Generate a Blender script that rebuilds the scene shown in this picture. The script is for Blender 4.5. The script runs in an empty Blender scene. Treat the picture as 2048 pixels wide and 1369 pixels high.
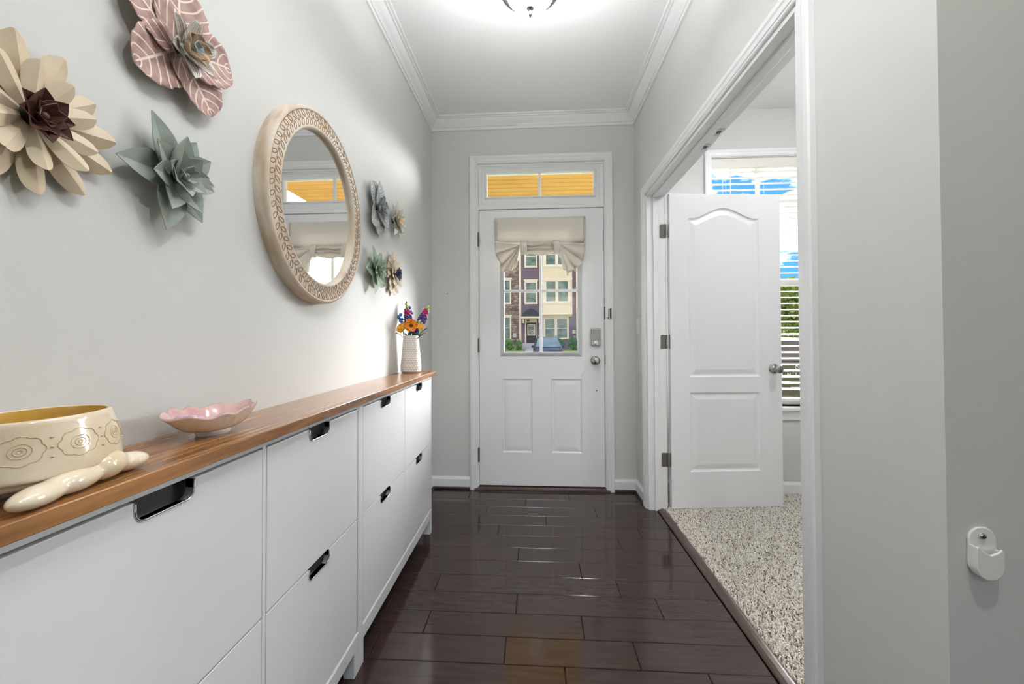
import bpy, bmesh, math, random
from mathutils import Vector, Matrix, Euler
random.seed(7)
PI = math.pi
scene = bpy.context.scene
col = scene.collection

# ------------------------------------------------------------------ camera
CAM = Vector((0.76427, -2.94987, 1.12726))
YAW, PITCH, ROLL, FPX = 0.05925, 0.01448, -0.00377, 802.2
cd = bpy.data.cameras.new('camera')
cam = bpy.data.objects.new('camera', cd)
col.objects.link(cam)
fw = Vector((-math.sin(YAW) * math.cos(PITCH), math.cos(YAW) * math.cos(PITCH), math.sin(PITCH)))
rt = Vector((math.cos(YAW), math.sin(YAW), 0))
up = rt.cross(fw)
r2 = rt * math.cos(ROLL) + up * math.sin(ROLL)
u2 = -rt * math.sin(ROLL) + up * math.cos(ROLL)
M = Matrix((r2, u2, -fw)).transposed().to_4x4()
M.translation = CAM
cam.matrix_world = M
cd.sensor_fit = 'HORIZONTAL'
cd.sensor_width = 36.0
cd.lens = FPX * 36.0 / 2048.0
cd.shift_x = 2.95 / 2048.0
cd.shift_y = -24.0 / 2048.0
cd.clip_start = 0.02
cd.clip_end = 400
scene.camera = cam

# ------------------------------------------------------------------ colour management
vs = scene.view_settings
vs.view_transform = 'Standard'
vs.look = 'None'
vs.gamma = 1.0
vs.exposure = 0.15
vs.use_curve_mapping = False
scene.cycles.use_denoising = True
scene.cycles.max_bounces = 7
scene.cycles.diffuse_bounces = 4
scene.cycles.glossy_bounces = 3
scene.cycles.use_adaptive_sampling = True
scene.cycles.adaptive_threshold = 0.14
scene.cycles.adaptive_min_samples = 16
scene.cycles.transparent_max_bounces = 10
scene.cycles.sample_clamp_indirect = 6.0

# ------------------------------------------------------------------ sky
SKY_STRENGTH = 3.4
world = bpy.data.worlds.new('sky')
scene.world = world
world.use_nodes = True
nt = world.node_tree
nt.nodes.clear()
o_ = nt.nodes.new('ShaderNodeOutputWorld')
bg = nt.nodes.new('ShaderNodeBackground')
bg.inputs['Strength'].default_value = SKY_STRENGTH
tc = nt.nodes.new('ShaderNodeTexCoord')
mp = nt.nodes.new('ShaderNodeMapping')
mp.inputs['Scale'].default_value = (1.0, 1.0, 2.6)
nz = nt.nodes.new('ShaderNodeTexNoise')
nz.inputs['Scale'].default_value = 3.1
nz.inputs['Detail'].default_value = 7
nz.inputs['Roughness'].default_value = 0.58
cr = nt.nodes.new('ShaderNodeValToRGB')
cr.color_ramp.elements[0].position = 0.50
cr.color_ramp.elements[1].position = 0.64
sp = nt.nodes.new('ShaderNodeSeparateXYZ')
gr = nt.nodes.new('ShaderNodeValToRGB')
gr.color_ramp.elements[0].position = 0.0
gr.color_ramp.elements[0].color = (0.045, 0.165, 0.34, 1)
gr.color_ramp.elements[1].position = 0.5
gr.color_ramp.elements[1].color = (0.022, 0.115, 0.30, 1)
mx = nt.nodes.new('ShaderNodeMix')
mx.data_type = 'RGBA'
nt.links.new(tc.outputs['Generated'], mp.inputs['Vector'])
nt.links.new(mp.outputs['Vector'], nz.inputs['Vector'])
nt.links.new(nz.outputs['Fac'], cr.inputs['Fac'])
nt.links.new(tc.outputs['Generated'], sp.inputs['Vector'])
nt.links.new(sp.outputs['Z'], gr.inputs['Fac'])
nt.links.new(cr.outputs['Color'], mx.inputs[0])
nt.links.new(gr.outputs['Color'], mx.inputs[6])
mx.inputs[7].default_value = (1.62, 1.52, 1.42, 1)
nt.links.new(mx.outputs[2], bg.inputs['Color'])
nt.links.new(bg.outputs[0], o_.inputs[0])

# ------------------------------------------------------------------ sun: hazy, low, ahead right; added for strong daylight through the glass
SUN_AZ, SUN_EL, SUN_ANGLE, SUN_STRENGTH = 40, 15, 36, 22.0
sd = bpy.data.lights.new('sun', 'SUN')
sd.energy = SUN_STRENGTH
sd.angle = math.radians(SUN_ANGLE)
sd.color = (1.0, 0.985, 0.96)
sun = bpy.data.objects.new('sun', sd)
col.objects.link(sun)
a_, e_ = math.radians(SUN_AZ), math.radians(SUN_EL)
to_sun = Vector((math.sin(a_) * math.cos(e_), math.cos(a_) * math.cos(e_), math.sin(e_)))
sun.rotation_euler = to_sun.to_track_quat('Z', 'Y').to_euler()
sun.location = (6, 9, 9)

# lamp powers (the lamps themselves are built with their fixtures further down)
HALL_GLASS = 22.0     # emission of the dome glass in the hall
HALL_UP = 165.0        # light from the open top of that bowl
NEAR_GLASS = 13.0     # added hanging bowl, unseen above and ahead of the camera
ROOM_GLASS = 98.0
NEAR_UP = 4.0        # light from the open top of the added hanging bowl
CAN_WATTS = 9.0
BACK_WATTS = 6.0  # added recessed lights further back

# ------------------------------------------------------------------ helpers
W = 1.497            # hall width
WT = 0.115           # partition thickness
CZ = 2.745           # ceiling height
_wloc = {}
def wl(o):
    v = Vector((0, 0, 0))
    while o is not None:
        v = v + Vector(o.location)
        o = o.parent
    return v
def tag(o, label=None, cat=None, group=None, kind=None):
    if label: o['label'] = label
    if cat: o['category'] = cat
    if group: o['group'] = group
    if kind: o['kind'] = kind
    return o
def mk(name, V, F, mat, parent=None, local=False, smooth=False, origin=None, uv=None):
    me = bpy.data.meshes.new(name)
    if parent is not None and not local:
        off = wl(parent)
    elif origin is not None:
        off = Vector(origin)
    else:
        off = Vector((0, 0, 0))
    me.from_pydata([(v[0] - off.x, v[1] - off.y, v[2] - off.z) for v in V], [], F)
    bm = bmesh.new(); bm.from_mesh(me)
    bmesh.ops.recalc_face_normals(bm, faces=bm.faces)
    bm.to_mesh(me); bm.free()
    if uv is not None:
        ul = me.uv_layers.new(name='UVMap')
        for lp in me.loops:
            ul.data[lp.index].uv = uv[lp.vertex_index]
    if smooth:
        for p in me.polygons: p.use_smooth = True
    if isinstance(mat, (list, tuple)):
        for m in mat: me.materials.append(m)
    elif mat is not None:
        me.materials.append(mat)
    o = bpy.data.objects.new(name, me)
    if parent is not None: o.parent = parent
    elif origin is not None: o.location = origin
    col.objects.link(o)
    return o
def empty(name, loc=(0, 0, 0), rot=None, label=None, cat=None, group=None, kind=None, parent=None):
    o = bpy.data.objects.new(name, None)
    o.empty_display_size = 0.05
    o.location = loc
    if rot is not None: o.rotation_euler = rot
    if parent: o.parent = parent
    col.objects.link(o)
    return tag(o, label, cat, group, kind)
def bevel(o, w=0.002, seg=2, ang=35):
    m = o.modifiers.new('bevel', 'BEVEL'); m.width = w; m.segments = seg
    m.limit_method = 'ANGLE'; m.angle_limit = math.radians(ang); m.harden_normals = False
    return o
def solid(o, t, off=0.0):
    m = o.modifiers.new('solid', 'SOLIDIFY'); m.thickness = t; m.offset = off
    return o
def subd(o, n=1):
    m = o.modifiers.new('sub', 'SUBSURF'); m.levels = n; m.render_levels = n
    return o
class G:
    """collects geometry"""
    def __init__(s): s.V = []; s.F = []
    def add(s, V, F):
        b = len(s.V); s.V += [tuple(v) for v in V]; s.F += [tuple(i + b for i in f) for f in F]; return s
    def box(s, x0, x1, y0, y1, z0, z1):
        V = [(x, y, z) for z in (z0, z1) for y in (y0, y1) for x in (x0, x1)]
        return s.add(V, [(0, 2, 3, 1), (4, 5, 7, 6), (0, 1, 5, 4), (2, 6, 7, 3), (0, 4, 6, 2), (1, 3, 7, 5)])
    def tube(s, pts, r, n=8, cap=True):
        pts = [Vector(p) for p in pts]
        rs = r if isinstance(r, (list, tuple)) else [r] * len(pts)
        rings = []
        ref = Vector((0, 0, 1))
        for i, p in enumerate(pts):
            d = (pts[min(i + 1, len(pts) - 1)] - pts[max(i - 1, 0)]).normalized()
            if abs(d.dot(ref)) > 0.95: ref = Vector((1, 0, 0)) if abs(d.x) < 0.9 else Vector((0, 1, 0))
            a = d.cross(ref).normalized(); b = d.cross(a).normalized()
            rings.append([p + (a * math.cos(2 * PI * k / n) + b * math.sin(2 * PI * k / n)) * rs[i] for k in range(n)])
        V = [v for R in rings for v in R]; F = []
        for i in range(len(rings) - 1):
            for k in range(n):
                F.append((i * n + k, i * n + (k + 1) % n, (i + 1) * n + (k + 1) % n, (i + 1) * n + k))
        if cap:
            F.append(tuple(range(n))[::-1]); F.append(tuple((len(rings) - 1) * n + k for k in range(n)))
        return s.add(V, F)
    def ctube(s, pts, r, n=6):
        """closed tube"""
        pts = [Vector(p) for p in pts]; N = len(pts)
        c = sum(pts, Vector()) / N
        nrm = Vector()
        for i in range(N): nrm += (pts[i] - c).cross(pts[(i + 1) % N] - c)
        nrm.normalize()
        V = []; F = []
        for i, p in enumerate(pts):
            d = (pts[(i + 1) % N] - pts[i - 1]).normalized()
            a = d.cross(nrm).normalized()
            for k in range(n):
                V.append(p + (a * math.cos(2 * PI * k / n) + nrm * math.sin(2 * PI * k / n)) * r)
        for i in range(N):
            for k in range(n):
                j = (i + 1) % N
                F.append((i * n + k, i * n + (k + 1) % n, j * n + (k + 1) % n, j * n + k))
        return s.add(V, F)
    def lathe(s, prof, c=(0, 0, 0), n=48, sx=1, sy=1, cap=False):
        V = []; F = []
        for r, z in prof:
            for k in range(n):
                a = 2 * PI * k / n
                V.append((c[0] + r * sx * math.cos(a), c[1] + r * sy * math.sin(a), c[2] + z))
        for i in range(len(prof) - 1):
            for k in range(n):
                F.append((i * n + k, i * n + (k + 1) % n, (i + 1) * n + (k + 1) % n, (i + 1) * n + k))
        if cap:
            F.append(tuple(range(n))[::-1]); F.append(tuple((len(prof) - 1) * n + k for k in range(n)))
        return s.add(V, F)
    def ellipsoid(s, c, r, n=16, m=10, rot=None):
        V = []; F = []
        for i in range(m + 1):
            t = PI * i / m
            for k in range(n):
                a = 2 * PI * k / n
                v = Vector((r[0] * math.sin(t) * math.cos(a), r[1] * math.sin(t) * math.sin(a), r[2] * math.cos(t)))
                if rot is not None: v = rot @ v
                V.append(v + Vector(c))
        for i in range(m):
            for k in range(n):
                F.append((i * n + k, (i + 1) * n + k, (i + 1) * n + (k + 1) % n, i * n + (k + 1) % n))
        return s.add(V, F)
    def prism(s, poly, f):
        """poly: 2d points, f(u, v, side) -> 3d for side 0/1"""
        n = len(poly)
        V = [f(u, v, 0) for u, v in poly] + [f(u, v, 1) for u, v in poly]
        F = [tuple(range(n)), tuple(range(2 * n - 1, n - 1, -1))]
        for i in range(n):
            j = (i + 1) % n
            F.append((i, i + n, j + n, j))
        return s.add(V, F)
    def mk(s, name, mat, parent=None, **k):
        return mk(name, s.V, s.F, mat, parent, **k)
def boxo(name, x0, x1, y0, y1, z0, z1, mat, parent=None, bv=0.0, **k):
    o = G().box(x0, x1, y0, y1, z0, z1).mk(name, mat, parent, **k)
    if bv: bevel(o, bv)
    return o
def sweep(path, n, prof, closed=False):
    """sweep a profile [(u, w)] along a planar path with mitred corners; u: in-plane left-hand offset (n x d), w along n"""
    P = [Vector(p) for p in path]; n = Vector(n); N = len(P)
    segs = [(P[(i + 1) % N] - P[i]).normalized() for i in range(N if closed else N - 1)]
    per = [n.cross(d).normalized() for d in segs]
    V = []; F = []; k = len(prof)
    for i in range(N):
        if closed: p1, p2 = per[i - 1], per[i]
        else: p1 = per[max(i - 1, 0)]; p2 = per[min(i, N - 2)]
        m = (p1 + p2) / (1 + p1.dot(p2))
        for u, w in prof: V.append(P[i] + m * u + n * w)
    for i in range(N if closed else N - 1):
        j = (i + 1) % N
        for a in range(k):
            b = (a + 1) % k
            F.append((i * k + a, i * k + b, j * k + b, j * k + a))
    if not closed:
        F.append(tuple(range(k))); F.append(tuple((N - 1) * k + a for a in range(k))[::-1])
    return V, F
def slab_holes(us, vs_, holes, f):
    """slab with rectangular holes. f(u, v, side)->3d. holes (u0,u1,v0,v1)"""
    us = sorted(set([round(x, 5) for x in us] + [round(h[i], 5) for h in holes for i in (0, 1)]))
    vv = sorted(set([round(x, 5) for x in vs_] + [round(h[i], 5) for h in holes for i in (2, 3)]))
    nu, nv = len(us), len(vv)
    def fill(i, j):
        if i < 0 or j < 0 or i >= nu - 1 or j >= nv - 1: return False
        cu, cv = (us[i] + us[i + 1]) / 2, (vv[j] + vv[j + 1]) / 2
        return not any(h[0] < cu < h[1] and h[2] < cv < h[3] for h in holes)
    V = [f(u, v, s) for s in (0, 1) for v in vv for u in us]
    I = lambda i, j, s: s * nu * nv + j * nu + i
    F = []
    for j in range(nv - 1):
        for i in range(nu - 1):
            if not fill(i, j): continue
            F.append((I(i, j, 0), I(i + 1, j, 0), I(i + 1, j + 1, 0), I(i, j + 1, 0)))
            F.append((I(i, j, 1), I(i, j + 1, 1), I(i + 1, j + 1, 1), I(i + 1, j, 1)))
            for (di, dj, a, b) in ((-1, 0, (i, j), (i, j + 1)), (1, 0, (i + 1, j + 1), (i + 1, j)), (0, -1, (i + 1, j), (i, j)), (0, 1, (i, j + 1), (i + 1, j + 1))):
                if not fill(i + di, j + dj):
                    F.append((I(*a, 0), I(*b, 0), I(*b, 1), I(*a, 1)))
    return V, F

# ------------------------------------------------------------------ materials
def srgb(r, g, b):
    f = lambda c: (c / 255 / 12.92) if c / 255 <= 0.04045 else ((c / 255 + 0.055) / 1.055) ** 2.4
    return (f(r), f(g), f(b), 1.0)
def mat(name, c, rough=0.5, metal=0.0, c2=None, nscale=8.0, ndetail=4, stretch=(1, 1, 1), bump=0.0, bscale=60.0, bstretch=(1, 1, 1),
        coat=0.0, coat_rough=0.1, spec=None, r2=None, lo=0.35, hi=0.65, island=None, subs=0.0, emit=None, estr=0.0, objrand=0.0, transl=0.0):
    m = bpy.data.materials.new(name); m.use_nodes = True
    t = m.node_tree; b = t.nodes['Principled BSDF']; L = t.links.new
    c = tuple(c) + (1.0,) if len(c) == 3 else tuple(c)
    b.inputs['Base Color'].default_value = c
    b.inputs['Roughness'].default_value = rough
    b.inputs['Metallic'].default_value = metal
    if coat: b.inputs['Coat Weight'].default_value = coat; b.inputs['Coat Roughness'].default_value = coat_rough
    if spec is not None: b.inputs['Specular IOR Level'].default_value = spec
    if subs: b.inputs['Subsurface Weight'].default_value = subs; b.inputs['Subsurface Radius'].default_value = (0.01, 0.008, 0.006)
    if emit: b.inputs['Emission Color'].default_value = emit; b.inputs['Emission Strength'].default_value = estr
    tcn = t.nodes.new('ShaderNodeTexCoord')
    if c2 is not None:
        c2 = tuple(c2) + (1.0,) if len(c2) == 3 else tuple(c2)
        ra = t.nodes.new('ShaderNodeValToRGB')
        ra.color_ramp.elements[0].position = lo; ra.color_ramp.elements[0].color = c
        ra.color_ramp.elements[1].position = hi; ra.color_ramp.elements[1].color = c2
        if island:
            g = t.nodes.new('ShaderNodeNewGeometry'); L(g.outputs['Random Per Island'], ra.inputs['Fac'])
        else:
            mpn = t.nodes.new('ShaderNodeMapping'); mpn.inputs['Scale'].default_value = stretch
            nn = t.nodes.new('ShaderNodeTexNoise'); nn.inputs['Scale'].default_value = nscale; nn.inputs['Detail'].default_value = ndetail
            if objrand:
                oi = t.nodes.new('ShaderNodeObjectInfo'); mu = t.nodes.new('ShaderNodeMath'); mu.operation = 'MULTIPLY'
                mu.inputs[1].default_value = 37.0; L(oi.outputs['Random'], mu.inputs[0])
                av = t.nodes.new('ShaderNodeVectorMath'); av.operation = 'ADD'
                L(tcn.outputs['Object'], av.inputs[0]); L(mu.outputs[0], av.inputs[1]); L(av.outputs[0], mpn.inputs['Vector'])
            else:
                L(tcn.outputs['Object'], mpn.inputs['Vector'])
            L(mpn.outputs['Vector'], nn.inputs['Vector']); L(nn.outputs['Fac'], ra.inputs['Fac'])
            if r2 is not None:
                rm = t.nodes.new('ShaderNodeMapRange'); rm.inputs[1].default_value = lo; rm.inputs[2].default_value = hi
                rm.inputs[3].default_value = rough; rm.inputs[4].default_value = r2
                L(nn.outputs['Fac'], rm.inputs[0]); L(rm.outputs[0], b.inputs['Roughness'])
        out = ra.outputs['Color']
        if objrand:
            oi2 = t.nodes.new('ShaderNodeObjectInfo'); hs = t.nodes.new('ShaderNodeHueSaturation')
            mr = t.nodes.new('ShaderNodeMapRange'); mr.inputs[3].default_value = 1 - objrand; mr.inputs[4].default_value = 1 + objrand
            L(oi2.outputs['Random'], mr.inputs[0]); L(mr.outputs[0], hs.inputs['Value']); L(out, hs.inputs['Color']); out = hs.outputs['Color']
        L(out, b.inputs['Base Color'])
    if bump:
        mb = t.nodes.new('ShaderNodeMapping'); mb.inputs['Scale'].default_value = bstretch
        nb = t.nodes.new('ShaderNodeTexNoise'); nb.inputs['Scale'].default_value = bscale; nb.inputs['Detail'].default_value = 3
        bp = t.nodes.new('ShaderNodeBump'); bp.inputs['Strength'].default_value = bump; bp.inputs['Distance'].default_value = 0.002
        L(tcn.outputs['Object'], mb.inputs['Vector']); L(mb.outputs['Vector'], nb.inputs['Vector'])
        L(nb.outputs['Fac'], bp.inputs['Height']); L(bp.outputs['Normal'], b.inputs['Normal'])
    if transl:
        tr = t.nodes.new('ShaderNodeBsdfTranslucent'); tr.inputs['Color'].default_value = c
        ms = t.nodes.new('ShaderNodeMixShader'); ms.inputs[0].default_value = transl
        on = t.nodes['Material Output']
        L(b.outputs[0], ms.inputs[1]); L(tr.outputs[0], ms.inputs[2]); L(ms.outputs[0], on.inputs['Surface'])
    return m
def glass_mat(name, tint=(1, 1, 1), refl=1.0):
    m = bpy.data.materials.new(name); m.use_nodes = True
    t = m.node_tree; t.nodes.clear(); L = t.links.new
    o = t.nodes.new('ShaderNodeOutputMaterial'); tr = t.nodes.new('ShaderNodeBsdfTransparent'); gl = t.nodes.new('ShaderNodeBsdfGlossy')
    tr.inputs['Color'].default_value = (*tint, 1); gl.inputs['Roughness'].default_value = 0.02
    fr = t.nodes.new('ShaderNodeFresnel'); fr.inputs['IOR'].default_value = 1.45
    mu = t.nodes.new('ShaderNodeMath'); mu.operation = 'MULTIPLY'; mu.inputs[1].default_value = refl
    mi = t.nodes.new('ShaderNodeMixShader')
    L(fr.outputs[0], mu.inputs[0]); L(mu.outputs[0], mi.inputs[0]); L(tr.outputs[0], mi.inputs[1]); L(gl.outputs[0], mi.inputs[2]); L(mi.outputs[0], o.inputs[0])
    return m
WALL = mat('wall_paint', srgb(214, 214, 212), 0.55, bump=0.12, bscale=260, spec=0.3)
CEIL = mat('ceiling_paint', srgb(248, 248, 249), 0.7, bump=0.05, bscale=200, spec=0.2)
TRIM = mat('trim_paint', srgb(238, 238, 239), 0.32, spec=0.4)
DOORW = mat('door_paint', srgb(238, 238, 240), 0.36, spec=0.4, bump=0.03, bscale=30, bstretch=(6, 6, 0.6))
CABW = mat('cabinet_white', srgb(224, 225, 227), 0.38, spec=0.4)
CABD = mat('cabinet_inside', (0.02, 0.02, 0.022), 0.5)
CHROME = mat('chrome', (0.78, 0.79, 0.8), 0.12, 1.0)
NICKEL = mat('brushed_nickel', (0.36, 0.355, 0.34), 0.27, 1.0, bump=0.02, bscale=300)
DKMETAL = mat('dark_hinge_metal', (0.17, 0.165, 0.15), 0.42, 1.0)
DARK = mat('dark_gap', (0.015, 0.012, 0.011), 0.6)
FLOORW = mat('dark_plank_wood', srgb(50, 37, 34), 0.085, c2=srgb(66, 51, 47), nscale=5, ndetail=8, stretch=(1.2, 14, 1), bump=0.02, bscale=16, bstretch=(0.5, 4, 1),
             r2=0.13, objrand=0.06, lo=0.2, hi=0.85, spec=0.5)
THRESH = mat('dark_threshold_wood', srgb(66, 50, 46), 0.28, c2=srgb(82, 65, 60), nscale=6, stretch=(10, 1, 1))
SHOE = mat('dark_shoe_mould', srgb(40, 24, 22), 0.3)
WOODTOP = mat('oiled_wood_top', srgb(176, 124, 72), 0.24, c2=srgb(112, 72, 42), nscale=4.0, ndetail=10, stretch=(22, 0.9, 10), lo=0.36, hi=0.66, bump=0.05, bscale=40, bstretch=(8, 0.6, 1), coat=0.25, coat_rough=0.22)
WOODEDGE = WOODTOP
MIRROR = mat('mirror_silver', (0.93, 0.93, 0.93), 0.0, 1.0)
GLASS = glass_mat('window_glass', refl=0.35)

# ------------------------------------------------------------------ room shell
DX0, DX1 = 0.3577, 1.2717            # front door slab
HX0, HX1, HZ1 = 0.334, 1.295, 2.400  # rough opening of the front door and transom
WINS = [(2.040, 2.790), (2.935, 3.685)]
WZ0, WZ1 = 0.622, 2.405
OY0, OY1, OZ = -0.288, -1.807, 2.046  # opening into the carpeted room
def struct(o, label, cat='structure'):
    return tag(o, label, cat, kind='structure')
holes = [(HX0, HX1, -0.01, HZ1)] + [(a, b, WZ0, WZ1) for a, b in WINS]
V, F = slab_holes([-0.12, 4.32], [-0.01, 2.9], holes, lambda u, v, s: (u, 0.0 if s == 0 else 0.16, v))
struct(mk('wall_end', V, F, WALL), 'light grey end wall around the front door', 'wall')
struct(boxo('wall_left', -0.12, 0, -7.2, 0.0, 0, CZ, WALL), 'long light grey wall with mirror and metal flowers', 'wall')
V, F = slab_holes([-2.185, 0], [0, CZ], [(OY1, OY0, -0.01, OZ)], lambda u, v, s: (W if s == 0 else W + WT, u, v))
struct(mk('wall_right', V, F, WALL), 'light grey wall with the cased opening', 'wall')
struct(boxo('wall_divider', W + WT, 4.2, -2.185, -2.07, 0, CZ, WALL), 'shaded light grey wall face at the right edge', 'wall')
struct(boxo('wall_side', 4.2, 4.32, -7.2, 0.0, 0, CZ, WALL), 'far side wall beyond the carpeted room', 'wall')
V, F = slab_holes([0, 4.2], [0, CZ], [(0.9, 3.3, 0.05, 2.2)], lambda u, v, s: (u, -7.2 if s == 0 else -7.36, v))
struct(mk('wall_back', V, F, WALL), 'back wall behind the camera with patio opening', 'wall')
struct(boxo('ceiling', -0.12, 4.32, -7.36, 0.16, CZ, CZ + 0.2, CEIL), 'flat white ceiling', 'ceiling')

# floor: dark planks, one object each
floor = struct(boxo('floor', -0.12, 4.32, -7.36, 0.16, -0.12, -0.016, DARK), 'glossy dark brown plank floor', 'floor')
PW = 0.1265
YB = -0.676
SEAMS = {0: [1.22], 1: [0.677], 2: [0.98], 3: [0.317, 1.133], 4: [0.151, 0.685, 1.274], 5: [0.335, 0.946], 6: [0.174, 0.654, 1.119], 7: [0.862, 1.335], 8: [0.42, 1.2],
         -1: [0.55, 1.36], -2: [0.83], -3: [0.45, 1.15], -4: [0.7], -5: [0.3, 1.0], -6: [0.6]}
def plank(x0, x1, y0, y1):
    g = 0.0011; b = 0.0016; t = 0.016
    V = []
    for z, i in ((-t, 0), (-b, 0), (0, b)):
        V += [(x0 + g + i, y0 + g + i, z), (x1 - g - i, y0 + g + i, z), (x1 - g - i, y1 - g - i, z), (x0 + g + i, y1 - g - i, z)]
    F = [(8, 9, 10, 11)]
    for r in (0, 4):
        for k in range(4): F.append((r + k, r + (k + 1) % 4, r + 4 + (k + 1) % 4, r + 4 + k))
    c = ((x0 + x1) / 2, (y0 + y1) / 2, 0)
    o = mk('floor_plank', V, F, FLOORW, None, origin=c)
    o.parent = floor
    return o
for k in range(-6, 24):
    y1 = YB - PW * k; y0 = y1 - PW
    if y0 > 0.0: continue
    y1 = min(y1, 0.0)
    xe = 1.5465 if (OY1 < y1 - 0.02 and y0 < OY0) else (W if y1 > -2.185 else 2.4)
    if k in SEAMS: ss = SEAMS[k]
    else:
        random.seed(k * 13 + 5); x = random.uniform(0.2, 0.8); ss = []
        while x < xe - 0.15: ss.append(x); x += random.uniform(0.5, 0.95)
    xs = [0.0] + ss + [xe]
    for a, b in zip(xs[:-1], xs[1:]): plank(a, b, y0, y1)
o = boxo('floor_rest', 0, 4.2, -7.2, YB - PW * 24, -0.016, 0, FLOORW); o.parent = floor
o = boxo('floor_rest', 2.4, 4.2, YB - PW * 24, -2.185, -0.016, 0, FLOORW); o.parent = floor

# carpet of the side room: backing and pile
cb = boxo('carpet_backing', 1.598, 4.2, -2.07, 0, -0.016, 0.004, mat('carpet_backing', srgb(150, 140, 128), 0.95)); cb.parent = floor
def carpet():
    rnd = random.Random(3)
    V = []; F = []
    s = 0.0062
    x = 1.602
    while x < 2.75:
        y = -1.95
        while y < -0.014:
            if x < 2.05 or y > -1.4 - (2.75 - x) * -0.6 * 0 :
                px, py = x + rnd.uniform(-.003, .003), y + rnd.uniform(-.003, .003)
                h = rnd.uniform(.009, .0125); a = rnd.uniform(0, 2 * PI); r = rnd.uniform(.0028, .0040)
                lx, ly = rnd.uniform(-.005, .005), rnd.uniform(-.005, .005)
                b = len(V)
                for q in range(3):
                    V.append((px + r * math.cos(a + q * 2.094), py + r * math.sin(a + q * 2.094), 0.003))
                for q in range(3):
                    V.append((px + lx + .75 * r * math.cos(a + q * 2.094), py + ly + .75 * r * math.sin(a + q * 2.094), 0.003 + h))
                F += [(b, b + 1, b + 4, b + 3), (b + 1, b + 2, b + 5, b + 4), (b + 2, b, b + 3, b + 5), (b + 3, b + 4, b + 5)]
            y += s
        x += s
    me = bpy.data.meshes.new('carpet_pile'); me.from_pydata(V, [], F)
    m = bpy.data.materials.new('carpet_yarn'); m.use_nodes = True
    t = m.node_tree; b = t.nodes['Principled BSDF']; g = t.nodes.new('ShaderNodeNewGeometry'); ra = t.nodes.new('ShaderNodeValToRGB')
    ra.color_ramp.interpolation = 'CONSTANT'
    els = [(0.0, srgb(252, 248, 240)), (0.45, srgb(240, 233, 222)), (0.70, srgb(214, 206, 194)), (0.84, srgb(168, 157, 145)), (0.94, srgb(120, 108, 98))]
    ra.color_ramp.elements[0].position = 0; ra.color_ramp.elements[0].color = els[0][1]
    ra.color_ramp.elements[1].position = els[1][0]; ra.color_ramp.elements[1].color = els[1][1]
    for p, c in els[2:]:
        e = ra.color_ramp.elements.new(p); e.color = c
    t.links.new(g.outputs['Random Per Island'], ra.inputs['Fac']); t.links.new(ra.outputs['Color'], b.inputs['Base Color'])
    b.inputs['Roughness'].default_value = 0.95; b.inputs['Specular IOR Level'].default_value = 0.1
    me.materials.append(m)
    o = bpy.data.objects.new('carpet_pile', me); col.objects.link(o)
    tag(o, 'speckled beige cut-pile carpet in the side room', 'carpet', kind='stuff')
carpet()
# threshold moulding between planks and carpet
th = G()
prof = [(0, 0), (0, 0.006), (0.006, 0.0105), (0.018, 0.013), (0.034, 0.013), (0.044, 0.010), (0.050, 0.005), (0.050, 0)]
V, F = sweep([(1.5495, OY1 + 0.002, 0), (1.5495, OY0 - 0.002, 0)], (0, 0, 1), [(-u, w) for u, w in prof])
struct(mk('trim_1', V, F, THRESH), 'dark wood transition strip between planks and carpet', 'trim')

# crown moulding (hall) with mitred corners
crown = [(0.0, 0.0), (0.0, 0.084), (0.011, 0.084), (0.013, 0.080), (0.013, 0.070), (0.009, 0.068), (0.009, 0.064), (0.017, 0.062), (0.019, 0.056), (0.026, 0.048), (0.036, 0.040), (0.046, 0.030), (0.054, 0.020), (0.054, 0.016), (0.064, 0.016), (0.066, 0.010), (0.078, 0.009), (0.080, 0.005), (0.080, 0.0)]
# path in the ceiling plane, n pointing down, u inwards
V, F = sweep([(0, -7.2, CZ), (0, 0, CZ), (W, 0, CZ), (W, -2.185, CZ), (4.2, -2.185, CZ)], (0, 0, -1), crown)
struct(mk('trim_2', V, F, TRIM), 'white stepped crown moulding along the hall ceiling', 'trim')
# baseboards
base = [(0, 0.012), (0.013, 0.012), (0.013, 0.072), (0.010, 0.080), (0.006, 0.086), (0.005, 0.092), (0, 0.092)]
shoe = [(0, 0.0), (0.022, 0.0), (0.021, 0.010), (0.016, 0.017), (0.010, 0.020), (0.0, 0.020)]
CAS_L, CAS_R = 0.2888, 1.3371
n_ = 0
def baseboard(side, path, lab, withshoe=True):
    V, F = sweep(path, (0, 0, 1), [(-u, w) for u, w in base])
    b = struct(mk('baseboard_' + side, V, F, TRIM), lab, 'baseboard')
    if withshoe:
        V, F = sweep(path, (0, 0, 1), [(-u, w) for u, w in shoe])
        mk('shoe_moulding', V, F, SHOE, b)
baseboard('left', [(0, -7.2, 0), (0, 0, 0), (CAS_L, 0, 0)], 'white baseboard left of the front door')
baseboard('right', [(CAS_R, 0, 0), (W, 0, 0), (W, -0.219, 0)], 'white baseboard in the corner right of the front door')
baseboard('corner', [(W, -1.876, 0), (W, -2.185, 0), (4.2, -2.185, 0)], 'white baseboard on the near right wall')
baseboard('room', [(W + WT, -0.2, 0), (W + WT, 0, 0), (4.2, 0, 0), (4.2, -2.07, 0)], 'white baseboard under the window in the side room', False)

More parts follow.
